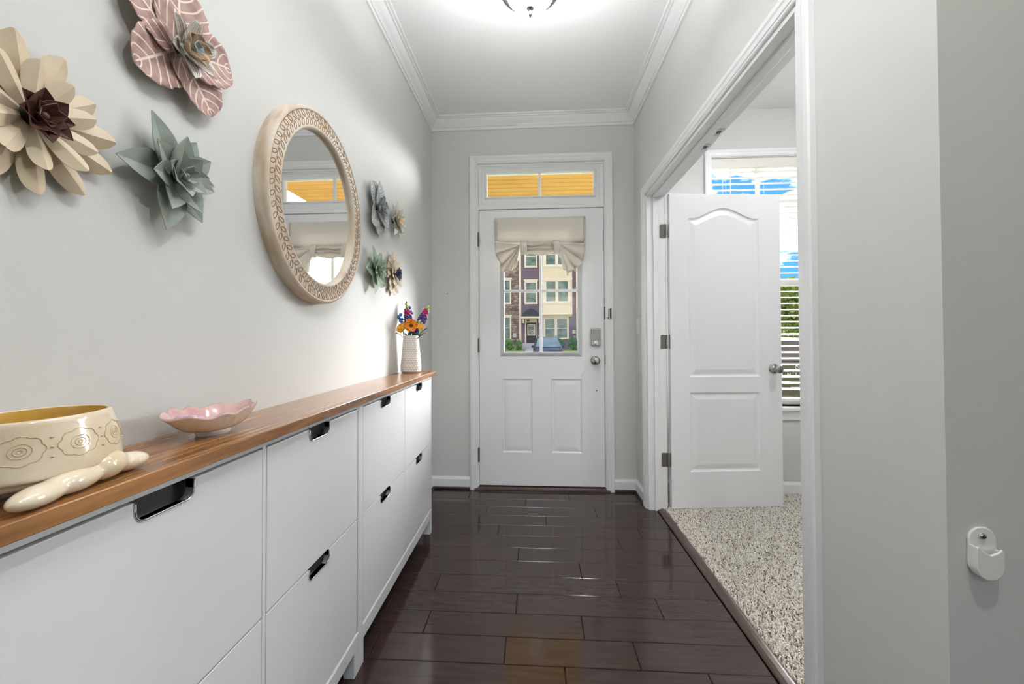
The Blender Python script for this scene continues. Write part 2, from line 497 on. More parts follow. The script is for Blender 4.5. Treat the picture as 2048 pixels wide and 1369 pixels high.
# casings: profile u = distance outwards from the opening edge, w = height off the wall
cas = [(0.0, 0.0), (0.0, 0.009), (0.004, 0.012), (0.010, 0.012), (0.013, 0.015), (0.030, 0.016), (0.036, 0.019), (0.052, 0.019), (0.057, 0.015), (0.057, 0.0)]
def casing(name, pts, n, lab, sgn=1, sc=1.0):
    V, F = sweep(pts, n, [(sgn * u * sc, w) for u, w in cas])
    return struct(mk(name, V, F, TRIM), lab, 'trim')
CI = 0.058
casing('trim_3', [(CAS_L + CI, 0, 0), (CAS_L + CI, 0, 2.465 - CI), (CAS_R - CI, 0, 2.465 - CI), (CAS_R - CI, 0, 0)], (0, -1, 0), 'white moulded casing around the front door and transom', 1)
casing('trim_4', [(W, OY0 + 0.006, 0), (W, OY0 + 0.006, OZ + 0.003), (W, OY1 - 0.006, OZ + 0.003), (W, OY1 - 0.006, 0)], (-1, 0, 0), 'white moulded casing around the wide opening on the hall side', 1)
casing('trim_5', [(W + WT, OY0 + 0.006, 0.0), (W + WT, OY0 + 0.006, OZ + 0.003), (W + WT, OY1 - 0.006, OZ + 0.003), (W + WT, OY1 - 0.006, 0.0)], (1, 0, 0), 'white casing around the wide opening on the room side', -1)
# jambs and stops of the opening
g = G()
jt = 0.014
g.box(W - 0.001, W + WT + 0.001, OY0 - jt, OY0 + 0.004, 0.0, OZ); g.box(W - 0.001, W + WT + 0.001, OY1 - 0.004, OY1 + jt, 0.0, OZ)
g.box(W - 0.001, W + WT + 0.001, OY1 + jt, OY0 - jt, OZ - jt, OZ + 0.004)
j = struct(bevel(g.mk('trim_6', TRIM), 0.001), 'white jamb lining of the wide opening', 'trim')
g = G()
g.box(1.535, 1.568, OY0 - jt - 0.011, OY0 - jt, 0.0, OZ - jt); g.box(1.535, 1.568, OY1 + jt, OY1 + jt + 0.011, 0.0, OZ - jt)
g.box(1.535, 1.568, OY1 + jt + 0.011, OY0 - jt - 0.011, OZ - jt - 0.011, OZ - jt)
bevel(g.mk('door_stop', TRIM, j), 0.0015)
for yy in (-0.985, -1.125):
    s_ = boxo('catch_plate', 1.573, 1.603, yy - 0.029, yy + 0.029, OZ - jt - 0.0025, OZ - jt + 0.001, NICKEL, j, 0.001)
    gg = G().lathe([(0.011, 0.0), (0.010, -0.003), (0.006, -0.004), (0.0, -0.002)], (1.588, yy, OZ - jt - 0.0025), 16)
    gg.mk('catch_cup', DKMETAL, s_, smooth=True)

# ------------------------------------------------------------------ front door
def ring_panel(g, outline, prof, f):
    """outline(d) -> list of 2d pts inset by d; prof [(inset, depth)] rings, last one filled. f(u,v,depth)"""
    rings = []
    for d, w in prof:
        b = len(g.V); pts = outline(d)
        g.V += [tuple(f(u, v, w)) for u, v in pts]; rings.append((b, len(pts)))
    for (a, n), (b, _) in zip(rings[:-1], rings[1:]):
        for i in range(n):
            k = (i + 1) % n; g.F.append((a + i, a + k, b + k, b + i))
    b, n = rings[-1]
    g.F.append(tuple(range(b, b + n)))
def rect_outline(x0, x1, z0, z1):
    return lambda d: [(x0 + d, z0 + d), (x1 - d, z0 + d), (x1 - d, z1 - d), (x0 + d, z1 - d)]
RAISED = [(0.0, 0.0), (0.004, -0.002), (0.008, 0.006), (0.014, 0.010), (0.020, 0.010), (0.024, 0.006), (0.046, 0.0025), (0.05, 0.002)]
d1 = empty('door_1', ((DX0 + DX1) / 2, 0.03, 0), kind='structure', label='white front door with four-pane glass and two lower panels', cat='door')
DY = 0.004
LITE = (0.537, 1.088, 1.000, 1.920)
pan = [(0.524, 0.752, 0.265, 0.816), (0.884, 1.112, 0.265, 0.816)]
DZ0, DZ1 = 0.030, 2.062
V, F = slab_holes([DX0, DX1], [DZ0, DZ1], [LITE] + pan, lambda u, v, s: (u, DY if s == 0 else DY + 0.044, v))
slab = mk('slab', V, F, DOORW, d1)
for p in pan:
    g = G(); ring_panel(g, rect_outline(*p), RAISED, lambda u, v, w: (u, DY + w, v))
    g.mk('raised_panel', DOORW, d1)
# lite frame, muntins and panes
fr = [(0.0, 0.0), (0.0, -0.004), (0.004, 0.012), (0.012, 0.013), (0.020, 0.010), (0.030, 0.006), (0.034, 0.0)]
lx0, lx1, lz0, lz1 = LITE
V, F = sweep([(lx0, DY, lz0), (lx1, DY, lz0), (lx1, DY, lz1), (lx0, DY, lz1)], (0, -1, 0), [(0.010 - u, w) for u, w in fr], closed=True)
LITEF = mat('lite_frame_paint', srgb(196, 197, 198), 0.35)
mk('lite_frame', V, F, LITEF, d1)
mxc, mzc = 0.8125, 1.458
bevel(G().box(mxc - 0.010, mxc + 0.010, DY - 0.003, DY + 0.018, lz0, lz1).mk('muntin', TRIM, d1), 0.003)
bevel(G().box(lx0, lx1, DY - 0.002, DY + 0.017, mzc - 0.010, mzc + 0.010).mk('muntin', TRIM, d1), 0.003)
for (a, b) in ((lx0, mxc), (mxc, lx1)):
    for (c, d) in ((lz0, mzc), (mzc, lz1)):
        boxo('pane', a, b, DY + 0.020, DY + 0.023, c, d, GLASS, d1)
# hinges
for z in (1.84, 1.055, 0.251):
    h = boxo('hinge', DX0 - 0.010, DX0 + 0.001, -0.006, 0.004, z - 0.05, z + 0.05, DKMETAL, d1, 0.001)
    gg = G()
    for q in range(5):
        gg.lathe([(0.0, -0.0092), (0.006, -0.0092), (0.006, 0.0092), (0.0, 0.0092)], (DX0 - 0.004, -0.010, z - 0.04 + q * 0.02), 10)
    gg.lathe([(0.0, 0.05), (0.0035, 0.05), (0.004, 0.056), (0.0, 0.058)], (DX0 - 0.004, -0.010, z), 10)
    gg.mk('hinge_knuckle', DKMETAL, h, smooth=False)
# knob with rose
gg = G().lathe([(0.0, 0.0), (0.033, 0.0), (0.033, -0.006), (0.028, -0.011), (0.014, -0.014), (0.011, -0.022), (0.011, -0.032), (0.020, -0.038), (0.027, -0.047), (0.028, -0.056), (0.024, -0.064), (0.014, -0.068), (0.0, -0.069)], (0, 0, 0), 32)
k = mk('knob', [(x + 1.205, z + DY, y + 0.945) for x, y, z in gg.V], gg.F, NICKEL, d1, smooth=True)
# electronic deadbolt: rounded case with turn piece
def rrect(w, h, r, n=5):
    P = []
    for cx, cy, a0 in ((w / 2 - r, h / 2 - r, 0), (-w / 2 + r, h / 2 - r, 90), (-w / 2 + r, -h / 2 + r, 180), (w / 2 - r, -h / 2 + r, 270)):
        for q in range(n + 1):
            a = math.radians(a0 + 90 * q / n); P.append((cx + r * math.cos(a), cy + r * math.sin(a)))
    return P
P = rrect(0.068, 0.128, 0.012)
db = bevel(G().prism(P, lambda u, v, s: (1.208 + u, DY - (0.026 if s else 0.0), 1.117 + v)).mk('deadbolt', NICKEL, d1), 0.004, 3, 50)
P = rrect(0.050, 0.085, 0.008)
bevel(G().prism(P, lambda u, v, s: (1.208 + u, DY - (0.029 if s else 0.02), 1.131 + v)).mk('keypad_cover', mat('satin_nickel', (0.30, 0.295, 0.285), 0.36, 1.0), db), 0.002)
gg = G().lathe([(0.0, 0), (0.016, 0.0), (0.016, -0.006), (0.012, -0.008), (0.0, -0.008)], (0, 0, 0), 24)
mk('turn_ring', [(x + 1.208, z + DY - 0.026, y + 1.075) for x, y, z in gg.V], gg.F, CHROME, db, smooth=False)
bevel(G().box(1.2045, 1.2115, DY - 0.045, DY - 0.03, 1.062, 1.088).mk('thumb_turn', CHROME, db), 0.002)
gg = G().lathe([(0.0, 0), (0.0055, 0.0), (0.0055, -0.002), (0.003, -0.001), (0.0, -0.001)], (0, 0, 0), 14)
mk('peep_screw', [(x + 1.213, z + DY, y + 0.727) for x, y, z in gg.V], gg.F, DKMETAL, d1)
# strike plate on the jamb edge and weather gap
boxo('strike_plate', DX1 + 0.002, DX1 + 0.010, -0.004, 0.004, 0.915, 0.985, DKMETAL, d1, 0.001)
boxo('strike_plate', DX1 + 0.002, DX1 + 0.009, -0.003, 0.004, 1.245, 1.335, DARK, d1, 0.001)
# frame: side jambs, head bar, transom sash
g = G()
g.box(HX0, DX0 - 0.003, 0.0, 0.16, 0, HZ1); g.box(DX1 + 0.003, HX1, 0.0, 0.16, 0, HZ1); g.box(DX0 - 0.003, DX1 + 0.003, 0.0, 0.16, HZ1 - 0.012, HZ1)
g.box(DX0 - 0.003, DX1 + 0.003, -0.004, 0.16, DZ1 + 0.004, DZ1 + 0.028)
dj = bevel(g.mk('door_frame', TRIM, d1), 0.0015)
boxo('weather_seal', DX0 - 0.003, DX0 + 0.001, 0.02, 0.05, DZ0, DZ1, DARK, d1); boxo('weather_seal', DX1 - 0.001, DX1 + 0.003, 0.02, 0.05, DZ0, DZ1, DARK, d1)
boxo('weather_seal', DX0, DX1, 0.02, 0.05, DZ1 - 0.001, DZ1 + 0.004, DARK, d1)
boxo('exterior_stop', DX0 - 0.003, DX0 + 0.012, 0.05, 0.16, 0, DZ1 + 0.005, TRIM, d1); boxo('exterior_stop', DX1 - 0.012, DX1 + 0.003, 0.05, 0.16, 0, DZ1 + 0.005, TRIM, d1)
tx0, tx1, tz0, tz1 = 0.415, 1.205, 2.164, 2.338
tw = struct(empty('window_1', ((tx0 + tx1) / 2, 0.03, 2.09)), 'two-pane transom window above the front door', 'window')
V, F = slab_holes([DX0 - 0.003, DX1 + 0.003], [DZ1 + 0.028, HZ1 - 0.012], [(tx0, tx1, tz0, tz1)], lambda u, v, s: (u, 0.016 if s == 0 else 0.06, v))
mk('window_frame', V, F, TRIM, tw)
st = [(0.0, 0.0), (0.0, 0.010), (0.008, 0.010), (0.014, 0.004), (0.016, 0.0)]
V, F = sweep([(tx0 - 0.008, 0.016, tz0 - 0.008), (tx1 + 0.008, 0.016, tz0 - 0.008), (tx1 + 0.008, 0.016, tz1 + 0.008), (tx0 - 0.008, 0.016, tz1 + 0.008)], (0, -1, 0), [(-u + 0.006, w) for u, w in st], closed=True)
mk('glazing_bead', V, F, TRIM, tw)
V, F = sweep([(DX0 - 0.001, 0.016, DZ1 + 0.03), (DX1 + 0.001, 0.016, DZ1 + 0.03), (DX1 + 0.001, 0.016, HZ1 - 0.013), (DX0 - 0.001, 0.016, HZ1 - 0.013)], (0, -1, 0), [(0, 0), (0, 0.012), (0.010, 0.010), (0.016, 0.004), (0.022, 0.003), (0.026, 0)], closed=True)
mk('sash_moulding', V, F, TRIM, tw)
bevel(G().box(0.798, 0.818, 0.020, 0.040, tz0, tz1).mk('muntin', TRIM, tw), 0.003)
boxo('pane', tx0, 0.808, 0.036, 0.040, tz0, tz1, GLASS, tw); boxo('pane', 0.808, tx1, 0.036, 0.040, tz0, tz1, GLASS, tw)
# sill / threshold of the front door
sill = [(-0.030, 0.0), (-0.030, 0.008), (-0.018, 0.013), (-0.012, 0.013), (-0.008, 0.020), (0.018, 0.022), (0.022, 0.028), (0.16, 0.028), (0.16, 0)]
struct(G().prism(sill, lambda u, v, s: (HX0 - 0.012 if s == 0 else HX1 + 0.012, u, v)).mk('trim_7', THRESH), 'dark wood sill under the front door', 'trim')

# ------------------------------------------------------------------ tied fabric shade on the door glass
LINEN = mat('linen_shade', srgb(240, 233, 223), 0.85, c2=srgb(232, 224, 213), nscale=60, stretch=(1, 1, 6), bump=0.25, bscale=420, spec=0.1, transl=0.18)
LINING = mat('shade_lining', srgb(214, 212, 212), 0.85, spec=0.1, transl=0.15)
sh = empty('tie_up_shade', (0.8055, -0.02, 1.57), label='beige linen tie-up shade gathered over the front door glass', cat='shade')
SY = -0.030
def grid(f, nu, nv):
    V = [f(i / nu, j / nv) for j in range(nv + 1) for i in range(nu + 1)]
    F = [(j * (nu + 1) + i, j * (nu + 1) + i + 1, (j + 1) * (nu + 1) + i + 1, (j + 1) * (nu + 1) + i) for j in range(nv) for i in range(nu)]
    return V, F
V, F = grid(lambda u, v: (0.478 + 0.656 * u, SY + 0.003 * math.sin(u * 9 + 1) * (1 - v) - 0.004 * (1 - v), 1.806 + 0.186 * v + 0.002 * math.sin(u * 7)), 24, 6)
solid(mk('valance', V, F, LINEN, sh, smooth=True), 0.003)
SEAMM = mat('linen_seam', srgb(200, 188, 172), 0.9)
for x in (0.4865, 1.1255): boxo('seam', x - 0.0006, x + 0.0006, SY - 0.0095, SY - 0.004, 1.807, 1.99, SEAMM, sh)
boxo('curtain_rod', 0.470, 1.142, SY + 0.006, SY + 0.016, 1.974, 1.986, TRIM, sh, 0.003)
# upper lining behind the tails
V, F = grid(lambda u, v: (0.482 + 0.648 * u, SY + 0.012 + 0.003 * math.sin(u * 14), 1.765 + 0.05 * v - 0.02 * math.sin(u * PI) * (1 - v) * 0), 24, 2)
solid(mk('lining_panel', V, F, LINING, sh, smooth=True), 0.002)
def fan(apex, rim, pleats, name):
    rim = [Vector((x, 0, z)) for x, z in rim]
    n = len(rim) - 1
    def f(u, v):
        q = u * n; i = min(int(q), n - 1); t = q - i
        r = rim[i].lerp(rim[i + 1], t)
        a = Vector((apex[0], 0, apex[1]))
        p = a.lerp(r, v)
        ph = u * pleats * 2 * PI
        amp = 0.024 * (0.25 + 0.75 * v) * min(1, 5 * (u + 0.08)) 
        side = Vector((r.z - a.z, 0, -(r.x - a.x))).normalized()
        p = p + side * (0.013 * v * math.cos(ph))
        z = p.z - 0.010 * v * max(0, math.sin(ph)) * (v > 0.9)
        return (p.x, SY - 0.020 + amp * math.sin(ph) - 0.012 * v * math.sin(u * PI), z)
    V, F = grid(f, 60, 14)
    return solid(mk(name, V, F, LINEN, sh, smooth=True), 0.003)
fan((0.665, 1.785), [(0.480, 1.806), (0.482, 1.735), (0.500, 1.690), (0.540, 1.655), (0.520, 1.605), (0.552, 1.592), (0.585, 1.612), (0.605, 1.590), (0.630, 1.650), (0.650, 1.70)], 5.0, 'tail')
fan((0.950, 1.785), [(1.132, 1.806), (1.130, 1.735), (1.116, 1.680), (1.092, 1.630), (1.060, 1.600), (1.030, 1.585), (1.000, 1.566), (0.985, 1.60), (0.968, 1.655), (0.958, 1.70)], 5.0, 'tail')
def swag(u, v):
    x = 0.675 + 0.265 * u
    dip = 0.022 * math.sin(u * PI)
    z = 1.803 - v * (0.075 + dip * 0.6) + 0.004 * math.sin(u * 11 + v * 5)
    y = SY - 0.016 + 0.013 * math.sin(v * 3.2 * 2 * PI + u * 1.2) - 0.012 * math.sin(v * PI)
    return (x, y, z)
V, F = grid(swag, 20, 30)
solid(mk('gathered_swag', V, F, LINEN, sh, smooth=True), 0.003)
for x in (0.690, 0.9275):
    g = G()
    def strap(u, v, x=x):
        a = v * PI
        return (x - 0.024 + 0.048 * u + 0.004 * (v - .5), SY - 0.022 - 0.020 * math.sin(a) , 1.812 - 0.096 * v)
    V, F = grid(strap, 4, 10)
    solid(mk('tie_strap', V, F, LINEN, sh, smooth=True), 0.004)

# entry sensor on the casing
se = empty('door_sensor', (1.300, -0.016, 1.29), label='small white door sensor with dark stripe on the front door casing', cat='sensor')
bevel(G().box(1.2780, 1.2945, -0.034, -0.0165, 1.256, 1.318).mk('magnet', mat('white_plastic', srgb(235, 235, 233), 0.35), se), 0.002)
bevel(G().box(1.2985, 1.3180, -0.040, -0.0185, 1.250, 1.322).mk('sensor_body', mat('light_plastic', srgb(200, 200, 200), 0.35), se), 0.002)
bevel(G().box(1.3050, 1.3165, -0.0415, -0.0385, 1.251, 1.321).mk('dark_face', mat('black_plastic', (0.02, 0.02, 0.02), 0.3), se), 0.001)
# light switch seen edge-on on the right wall
sw = empty('light_switch', (W, -0.065, 1.18), label='white light switch on the right wall beside the casing', cat='switch')
WP = mat('switch_plastic', srgb(236, 236, 232), 0.35)
bevel(G().box(W - 0.006, W, -0.105, -0.030, 1.135, 1.250).mk('wall_plate', WP, sw), 0.002)
bevel(G().box(W - 0.010, W - 0.005, -0.084, -0.051, 1.160, 1.225).mk('rocker', WP, sw), 0.002)
# tiny nail in the end wall
nl = empty('nail', (0.12, 0, 1.44), label='tiny nail in the end wall left of the front door', cat='nail')
gg = G().lathe([(0.0, -0.006), (0.004, -0.006), (0.004, -0.004), (0.0015, -0.004), (0.0015, 0.0)], (0, 0, 0), 10)
mk('nail_head', [(x + 0.12, z, y + 1.44) for x, y, z in gg.V], gg.F, DKMETAL, nl)

# ------------------------------------------------------------------ open room door
d2 = empty('door_2', (1.640, -0.306, 0.015), Euler((0, 0, math.radians(5.6))), kind='structure', label='white two-panel arched door standing open in the side room', cat='door')
DW_, DH_ = 0.735, 2.032
def arch_outline(x0, x1, z0, z1, h, flat=0.035, n=24):
    def f(d):
        P = [(x0 + d, z0 + d), (x1 - d, z0 + d)]
        for i in range(n + 1):
            t = 1 - i / n
            x = x0 + d + (x1 - x0 - 2 * d) * t
            tt = (x - x0 - flat) / (x1 - x0 - 2 * flat); tt = min(1, max(0, tt))
            z = z1 + h * (0.5 - 0.5 * math.cos(2 * PI * tt)) ** 0.8 - d
            P.append((x, z))
        return P
    return f
g = G()
A = (0.124, 0.592, 0.842, 1.872); B = (0.124, 0.592, 0.232, 0.742)
hh = 0.068
# front face with holes, arch handled with a strip
V, F = slab_holes([0, DW_], [0, DH_], [(A[0], A[1], A[2], A[3] + hh + 0.02), B], lambda u, v, s: (u, 0.0 if s == 0 else 0.035, v))
g.add(V, F)
ao = arch_outline(*A, hh)
top = [p for p in ao(0)[2:]]
b = len(g.V)
for x, z in top: g.V.append((x, 0.0, z)); g.V.append((x, 0.0, A[3] + hh + 0.02))
for i in range(len(top) - 1): g.F.append((b + 2 * i, b + 2 * i + 2, b + 2 * i + 3, b + 2 * i + 1))
g.mk('slab', DOORW, d2, local=True)
RP2 = [(0.0, 0.0), (0.006, 0.007), (0.014, 0.010), (0.020, 0.009), (0.046, 0.003), (0.050, 0.003)]
g = G(); ring_panel(g, ao, RP2, lambda u, v, w: (u, w, v)); g.mk('arched_panel', DOORW, d2, local=True)
g = G(); ring_panel(g, rect_outline(*B), RP2, lambda u, v, w: (u, w, v)); g.mk('lower_panel', DOORW, d2, local=True)
gg = G().lathe([(0.0, 0.0), (0.032, 0.0), (0.032, -0.006), (0.026, -0.010), (0.014, -0.013), (0.010, -0.022), (0.010, -0.030), (0.018, -0.036), (0.026, -0.046), (0.027, -0.056), (0.022, -0.064), (0.012, -0.067), (0.0, -0.068)], (0, 0, 0), 32)
mk('knob', [(x + 0.680, z, y + 0.892) for x, y, z in gg.V], gg.F, NICKEL, d2, local=True, smooth=True)
mk('knob', [(x + 0.680, 0.035 - z, y + 0.892) for x, y, z in gg.V], gg.F, NICKEL, d2, local=True, smooth=True)
boxo('latch_plate', DW_ - 0.001, DW_ + 0.001, 0.006, 0.029, 0.86, 0.92, NICKEL, d2, local=True)
# hinges bridging door and jamb (leaf on the jamb face, leaf on the door edge)
for z in (1.803, 1.085, 0.325):
    P = rrect(0.032, 0.089, 0.007)
    h = G().prism(P, lambda u, v, s, z=z: (1.5955 + u, OY0 - jt - 0.0012 - (0.0022 if s else 0), z + v)).mk('hinge', DKMETAL, j)
    gg = G()
    for q in range(5):
        gg.lathe([(0.0, -0.0085), (0.0062, -0.0085), (0.0062, 0.0085), (0.0, 0.0085)], (1.6165, OY0 - jt - 0.004, z - 0.0356 + q * 0.0178), 10)
    gg.mk('hinge_knuckle', DKMETAL, h)
    G().prism(rrect(0.020, 0.089, 0.006), lambda u, v, s, z=z: (-0.004 + u * 0.55, -0.0022 * s + 0.004, z - 0.015 + v)).mk('hinge_leaf', DKMETAL, d2, local=True)

# ------------------------------------------------------------------ windows of the side room with blinds
SLAT = mat('blind_slat', srgb(244, 241, 234), 0.42, transl=0.12)
def room_window(i, x0, x1, lab):
    cx = (x0 + x1) / 2
    w = struct(empty('window_%d' % i, (cx, 0.08, WZ0)), lab, 'window')
    V, F = slab_holes([x0, x1], [WZ0, WZ1], [(x0 + 0.035, x1 - 0.035, WZ0 + 0.04, 1.485), (x0 + 0.035, x1 - 0.035, 1.530, WZ1 - 0.035)], lambda u, v, s: (u, 0.085 if s == 0 else 0.13, v))
    mk('window_frame', V, F, TRIM, w)
    boxo('muntin', cx - 0.010, cx + 0.010, 0.095, 0.118, 1.53, WZ1 - 0.035, TRIM, w)
    boxo('muntin', x0 + 0.035, x1 - 0.035, 0.095, 0.118, 2.10, 2.12, TRIM, w)
    boxo('pane', x0 + 0.035, x1 - 0.035, 0.104, 0.107, WZ0 + 0.04, 1.485, GLASS, w)
    boxo('pane', x0 + 0.035, x1 - 0.035, 0.110, 0.113, 1.53, WZ1 - 0.035, GLASS, w)
    g = G()
    g.box(x0, x0 + 0.004, 0, 0.09, WZ0, WZ1); g.box(x1 - 0.004, x1, 0, 0.09, WZ0, WZ1); g.box(x0, x1, 0, 0.09, WZ1 - 0.004, WZ1)
    g.mk('reveal', TRIM, w)
    V, F = sweep([(x0, 0, WZ0 - 0.01), (x0, 0, WZ1), (x1, 0, WZ1), (x1, 0, WZ0 - 0.01)], (0, -1, 0), [(u * 0.88, v) for u, v in cas])
    mk('window_casing', V, F, TRIM, w)
    o = boxo('window_sill', x0 - 0.065, x1 + 0.065, -0.045, 0.09, WZ0 - 0.028, WZ0, TRIM, w, 0.006)
    boxo('apron', x0 - 0.05, x1 + 0.05, -0.016, 0.0, WZ0 - 0.095, WZ0 - 0.028, TRIM, w, 0.004)
    b = empty('window_blind', (cx, 0.045, WZ0), label=('white slatted blind on the window behind the open door', 'white slatted blind on the added window further right, hidden by the near wall')[i - 2], cat='blind')
    g = G().prism([(0.0, 2.332), (0.0, 2.392), (0.004, 2.398), (0.010, 2.402), (0.016, 2.402), (0.016, 2.332)], lambda u, v, s: (x0 + 0.006 if s == 0 else x1 - 0.006, u + 0.004, v))
    g.mk('valance', SLAT, b)
    boxo('headrail', x0 + 0.008, x1 - 0.008, 0.022, 0.075, 2.345, 2.395, SLAT, b, 0.003)
    z = 2.312
    me = None
    while z > 0.70:
        if me is None:
            g = G()
            n = 4
            V = []
            for s in (0, 1):
                for q in range(n + 1):
                    t = q / n * 2 - 1
                    V.append((-(x1 - x0) / 2 + 0.010 if s == 0 else (x1 - x0) / 2 - 0.010, t * 0.025, 0.0028 * (1 - t * t) + t * 0.0035))
            F = [(q, q + 1, n + 2 + q, n + 1 + q) for q in range(n)]
            o = mk('slat', V, F, SLAT, b, local=True)
            solid(o, 0.003); me = o
        else:
            o = me.copy(); col.objects.link(o); o.parent = b
        o.location = (0, 0, z - WZ0)
        z -= 0.0437
    boxo('bottom_rail', x0 + 0.010, x1 - 0.010, 0.022, 0.070, 0.655, 0.675, SLAT, b, 0.003)
    for xx in (x0 + 0.11, cx - 0.035 if False else cx, x1 - 0.11):
        boxo('ladder_cord', xx - 0.001, xx + 0.001, 0.0195, 0.0215, 0.66, 2.345, SLAT, b); boxo('ladder_cord', xx - 0.001, xx + 0.001, 0.0690, 0.0710, 0.66, 2.345, SLAT, b)
    gg = G().tube([(x0 + 0.14, 0.012, 2.33), (x0 + 0.14, 0.010, 1.75)], 0.004, 6); gg.mk('tilt_wand', SLAT, b)
room_window(2, *WINS[0], 'tall white sash window behind the open door')
room_window(3, *WINS[1], 'second tall sash window in the side room, unseen, added for more daylight')  # added window, out of view, lets more daylight reach the hall

# ------------------------------------------------------------------ shoe cabinets and their wooden top
XF = 0.167
def cut_front(y0, y1, z0, z1, hy0, hy1, hd, n=6):
    """front panel outline in (y,z) with a rounded notch at the top"""
    r = 0.016
    P = [(y0, z0), (y1, z0), (y1, z1), (hy1, z1), (hy1, z1 - hd + r)]
    for q in range(1, n + 1):
        a = -PI / 2 * q / n; P.append((hy1 - r + r * math.cos(a), z1 - hd + r + r * math.sin(a)))
    for q in range(0, n + 1):
        a = -PI / 2 - PI / 2 * q / n; P.append((hy0 + r + r * math.cos(a), z1 - hd + r + r * math.sin(a)))
    P += [(hy0, z1), (y0, z1)]
    return P
def notch_path(z1, hy0, hy1, hd, n=6):
    r = 0.016
    P = [(hy1, z1)]
    for q in range(0, n + 1):
        a = -PI / 2 * q / n; P.append((hy1 - r + r * math.cos(a), z1 - hd + r + r * math.sin(a)))
    for q in range(0, n + 1):
        a = -PI / 2 - PI / 2 * q / n; P.append((hy0 + r + r * math.cos(a), z1 - hd + r + r * math.sin(a)))
    P.append((hy0, z1))
    return P
def cabinet(ys, label):
    c = empty('shoe_cabinet', (0.09, ys + 0.48, 0), label=label, cat='cabinet', group='shoe cabinets under the wooden top')
    g = G()
    g.box(0.016, XF, ys, ys + 0.014, 0.08, 0.90); g.box(0.016, XF, ys + 0.946, ys + 0.96, 0.08, 0.90)
    g.box(0.016, XF - 0.0005, ys + 0.4758, ys + 0.4872, 0.10, 0.885)
    g.box(0.016, XF, ys + 0.014, ys + 0.946, 0.884, 0.90); g.box(0.016, XF, ys + 0.014, ys + 0.946, 0.10, 0.134)
    bevel(g.mk('body', CABW, c), 0.0012)
    boxo('back_panel', 0.015, 0.022, ys + 0.01, ys + 0.95, 0.09, 0.895, CABD, c)
    # face frame stiles
    boxo('stile', XF - 0.020, XF + 0.001, ys, ys + 0.030, 0.0, 0.90, CABW, c, 0.001); boxo('stile', XF - 0.020, XF + 0.001, ys + 0.9535, ys + 0.96, 0.0, 0.90, CABW, c, 0.001)
    bevel(G().box(XF - 0.018, XF + 0.004, ys + 0.030, ys + 0.9535, 0.085, 0.133).mk('bottom_rail', CABW, c), 0.002)
    for k, (a, b) in enumerate(((0.033, 0.474), (0.489, 0.951))):
        hm = (a + b) / 2
        for z0, z1 in ((0.138, 0.5095), (0.5135, 0.8795)):
            hy0, hy1 = ys + hm - 0.062, ys + hm + 0.042
            P = cut_front(ys + a, ys + b, z0, z1, hy0, hy1, 0.032)
            d = bevel(G().prism(P, lambda u, v, s: (XF if s else XF - 0.016, u, v)).mk('flap_door', CABW, c), 0.0012)
            g = G(); g.tube([(XF + 0.0008, u, v) for u, v in notch_path(z1, hy0, hy1, 0.032)], 0.0017, 6)
            np_ = notch_path(z1, hy0, hy1, 0.032)
            Vv = []; Ff = []
            for x in (XF + 0.0006, XF - 0.020):
                for u, v in np_: Vv.append((x, u, v))
            m_ = len(np_)
            for i in range(m_ - 1): Ff.append((i, i + 1, m_ + i + 1, m_ + i))
            g.add(Vv, Ff)
            g.mk('handle_trim', CHROME, d, smooth=True)
            boxo('handle_recess', XF - 0.030, XF - 0.021, hy0 - 0.004, hy1 + 0.004, z1 - 0.036, z1 + 0.001, CABD, d)
    g = None
    for (y, w) in ((ys + 0.0005, 0.036), (ys + 0.9235, 0.036)):
        boxo('leg', XF - 0.036, XF + 0.0015, y, y + w, 0.0, 0.086, CABW, c, 0.0015)
    boxo('leg', 0.018, 0.05, ys + 0.002, ys + 0.034, 0.0, 0.086, CABW, c, 0.0015); boxo('leg', 0.018, 0.05, ys + 0.926, ys + 0.958, 0.0, 0.086, CABW, c, 0.0015)
    return c
YE = -0.6526
cabinet(YE - 0.96, 'white four-flap shoe cabinet nearer the front door')
cabinet(YE - 1.92, 'white four-flap shoe cabinet in the left foreground')
V, F = [], []
tb = bevel(boxo('wooden_top', 0.001, 0.190, -2.60, YE + 0.022, 0.9005, 0.924, WOODTOP, origin=(0.095, -1.6, 0.9005)), 0.0015)
tag(tb, 'long oiled wooden board lying across both shoe cabinets', 'cabinet top')
TZ = 0.924

# ------------------------------------------------------------------ oval mirror
MY, MZ = -1.605, 1.568
mr = empty('oval_mirror', (0, MY, MZ), label='oval mirror with whitewashed leaf-carved wooden frame', cat='mirror')
FRAME = mat('whitewashed_wood', srgb(222, 210, 194), 0.6, c2=srgb(196, 172, 144), nscale=9, stretch=(4, 1, 1), bump=0.25, bscale=90, lo=0.42, hi=0.72)
CARVE = mat('carved_groove_wood', srgb(150, 122, 96), 0.7)
def oval(ry, rz, a): return (MY + ry * math.cos(a), MZ + rz * math.sin(a))
RO = (0.303, 0.327); RI = (0.232, 0.256)
prof = [(0.0, RO, 0), (0.030, RO, 0), (0.036, RO, -0.003), (0.040, RO, -0.008), (0.0405, RO, -0.012), (0.038, RO, -0.0135), (0.0385, RO, -0.016), (0.0385, RI, 0.012), (0.0405, RI, 0.010), (0.040, RI, 0.006), (0.036, RI, 0.001), (0.022, RI, 0.0), (0.010, RI, 0.010)]
N = 128; V = []; F = []
for x, R, off in prof:
    for k in range(N):
        y, z = oval(R[0] + off, R[1] + off, 2 * PI * k / N); V.append((x, y, z))
for i in range(len(prof) - 1):
    for k in range(N): F.append((i * N + k, i * N + (k + 1) % N, (i + 1) * N + (k + 1) % N, (i + 1) * N + k))
mk('frame', V, F, FRAME, mr, smooth=True)
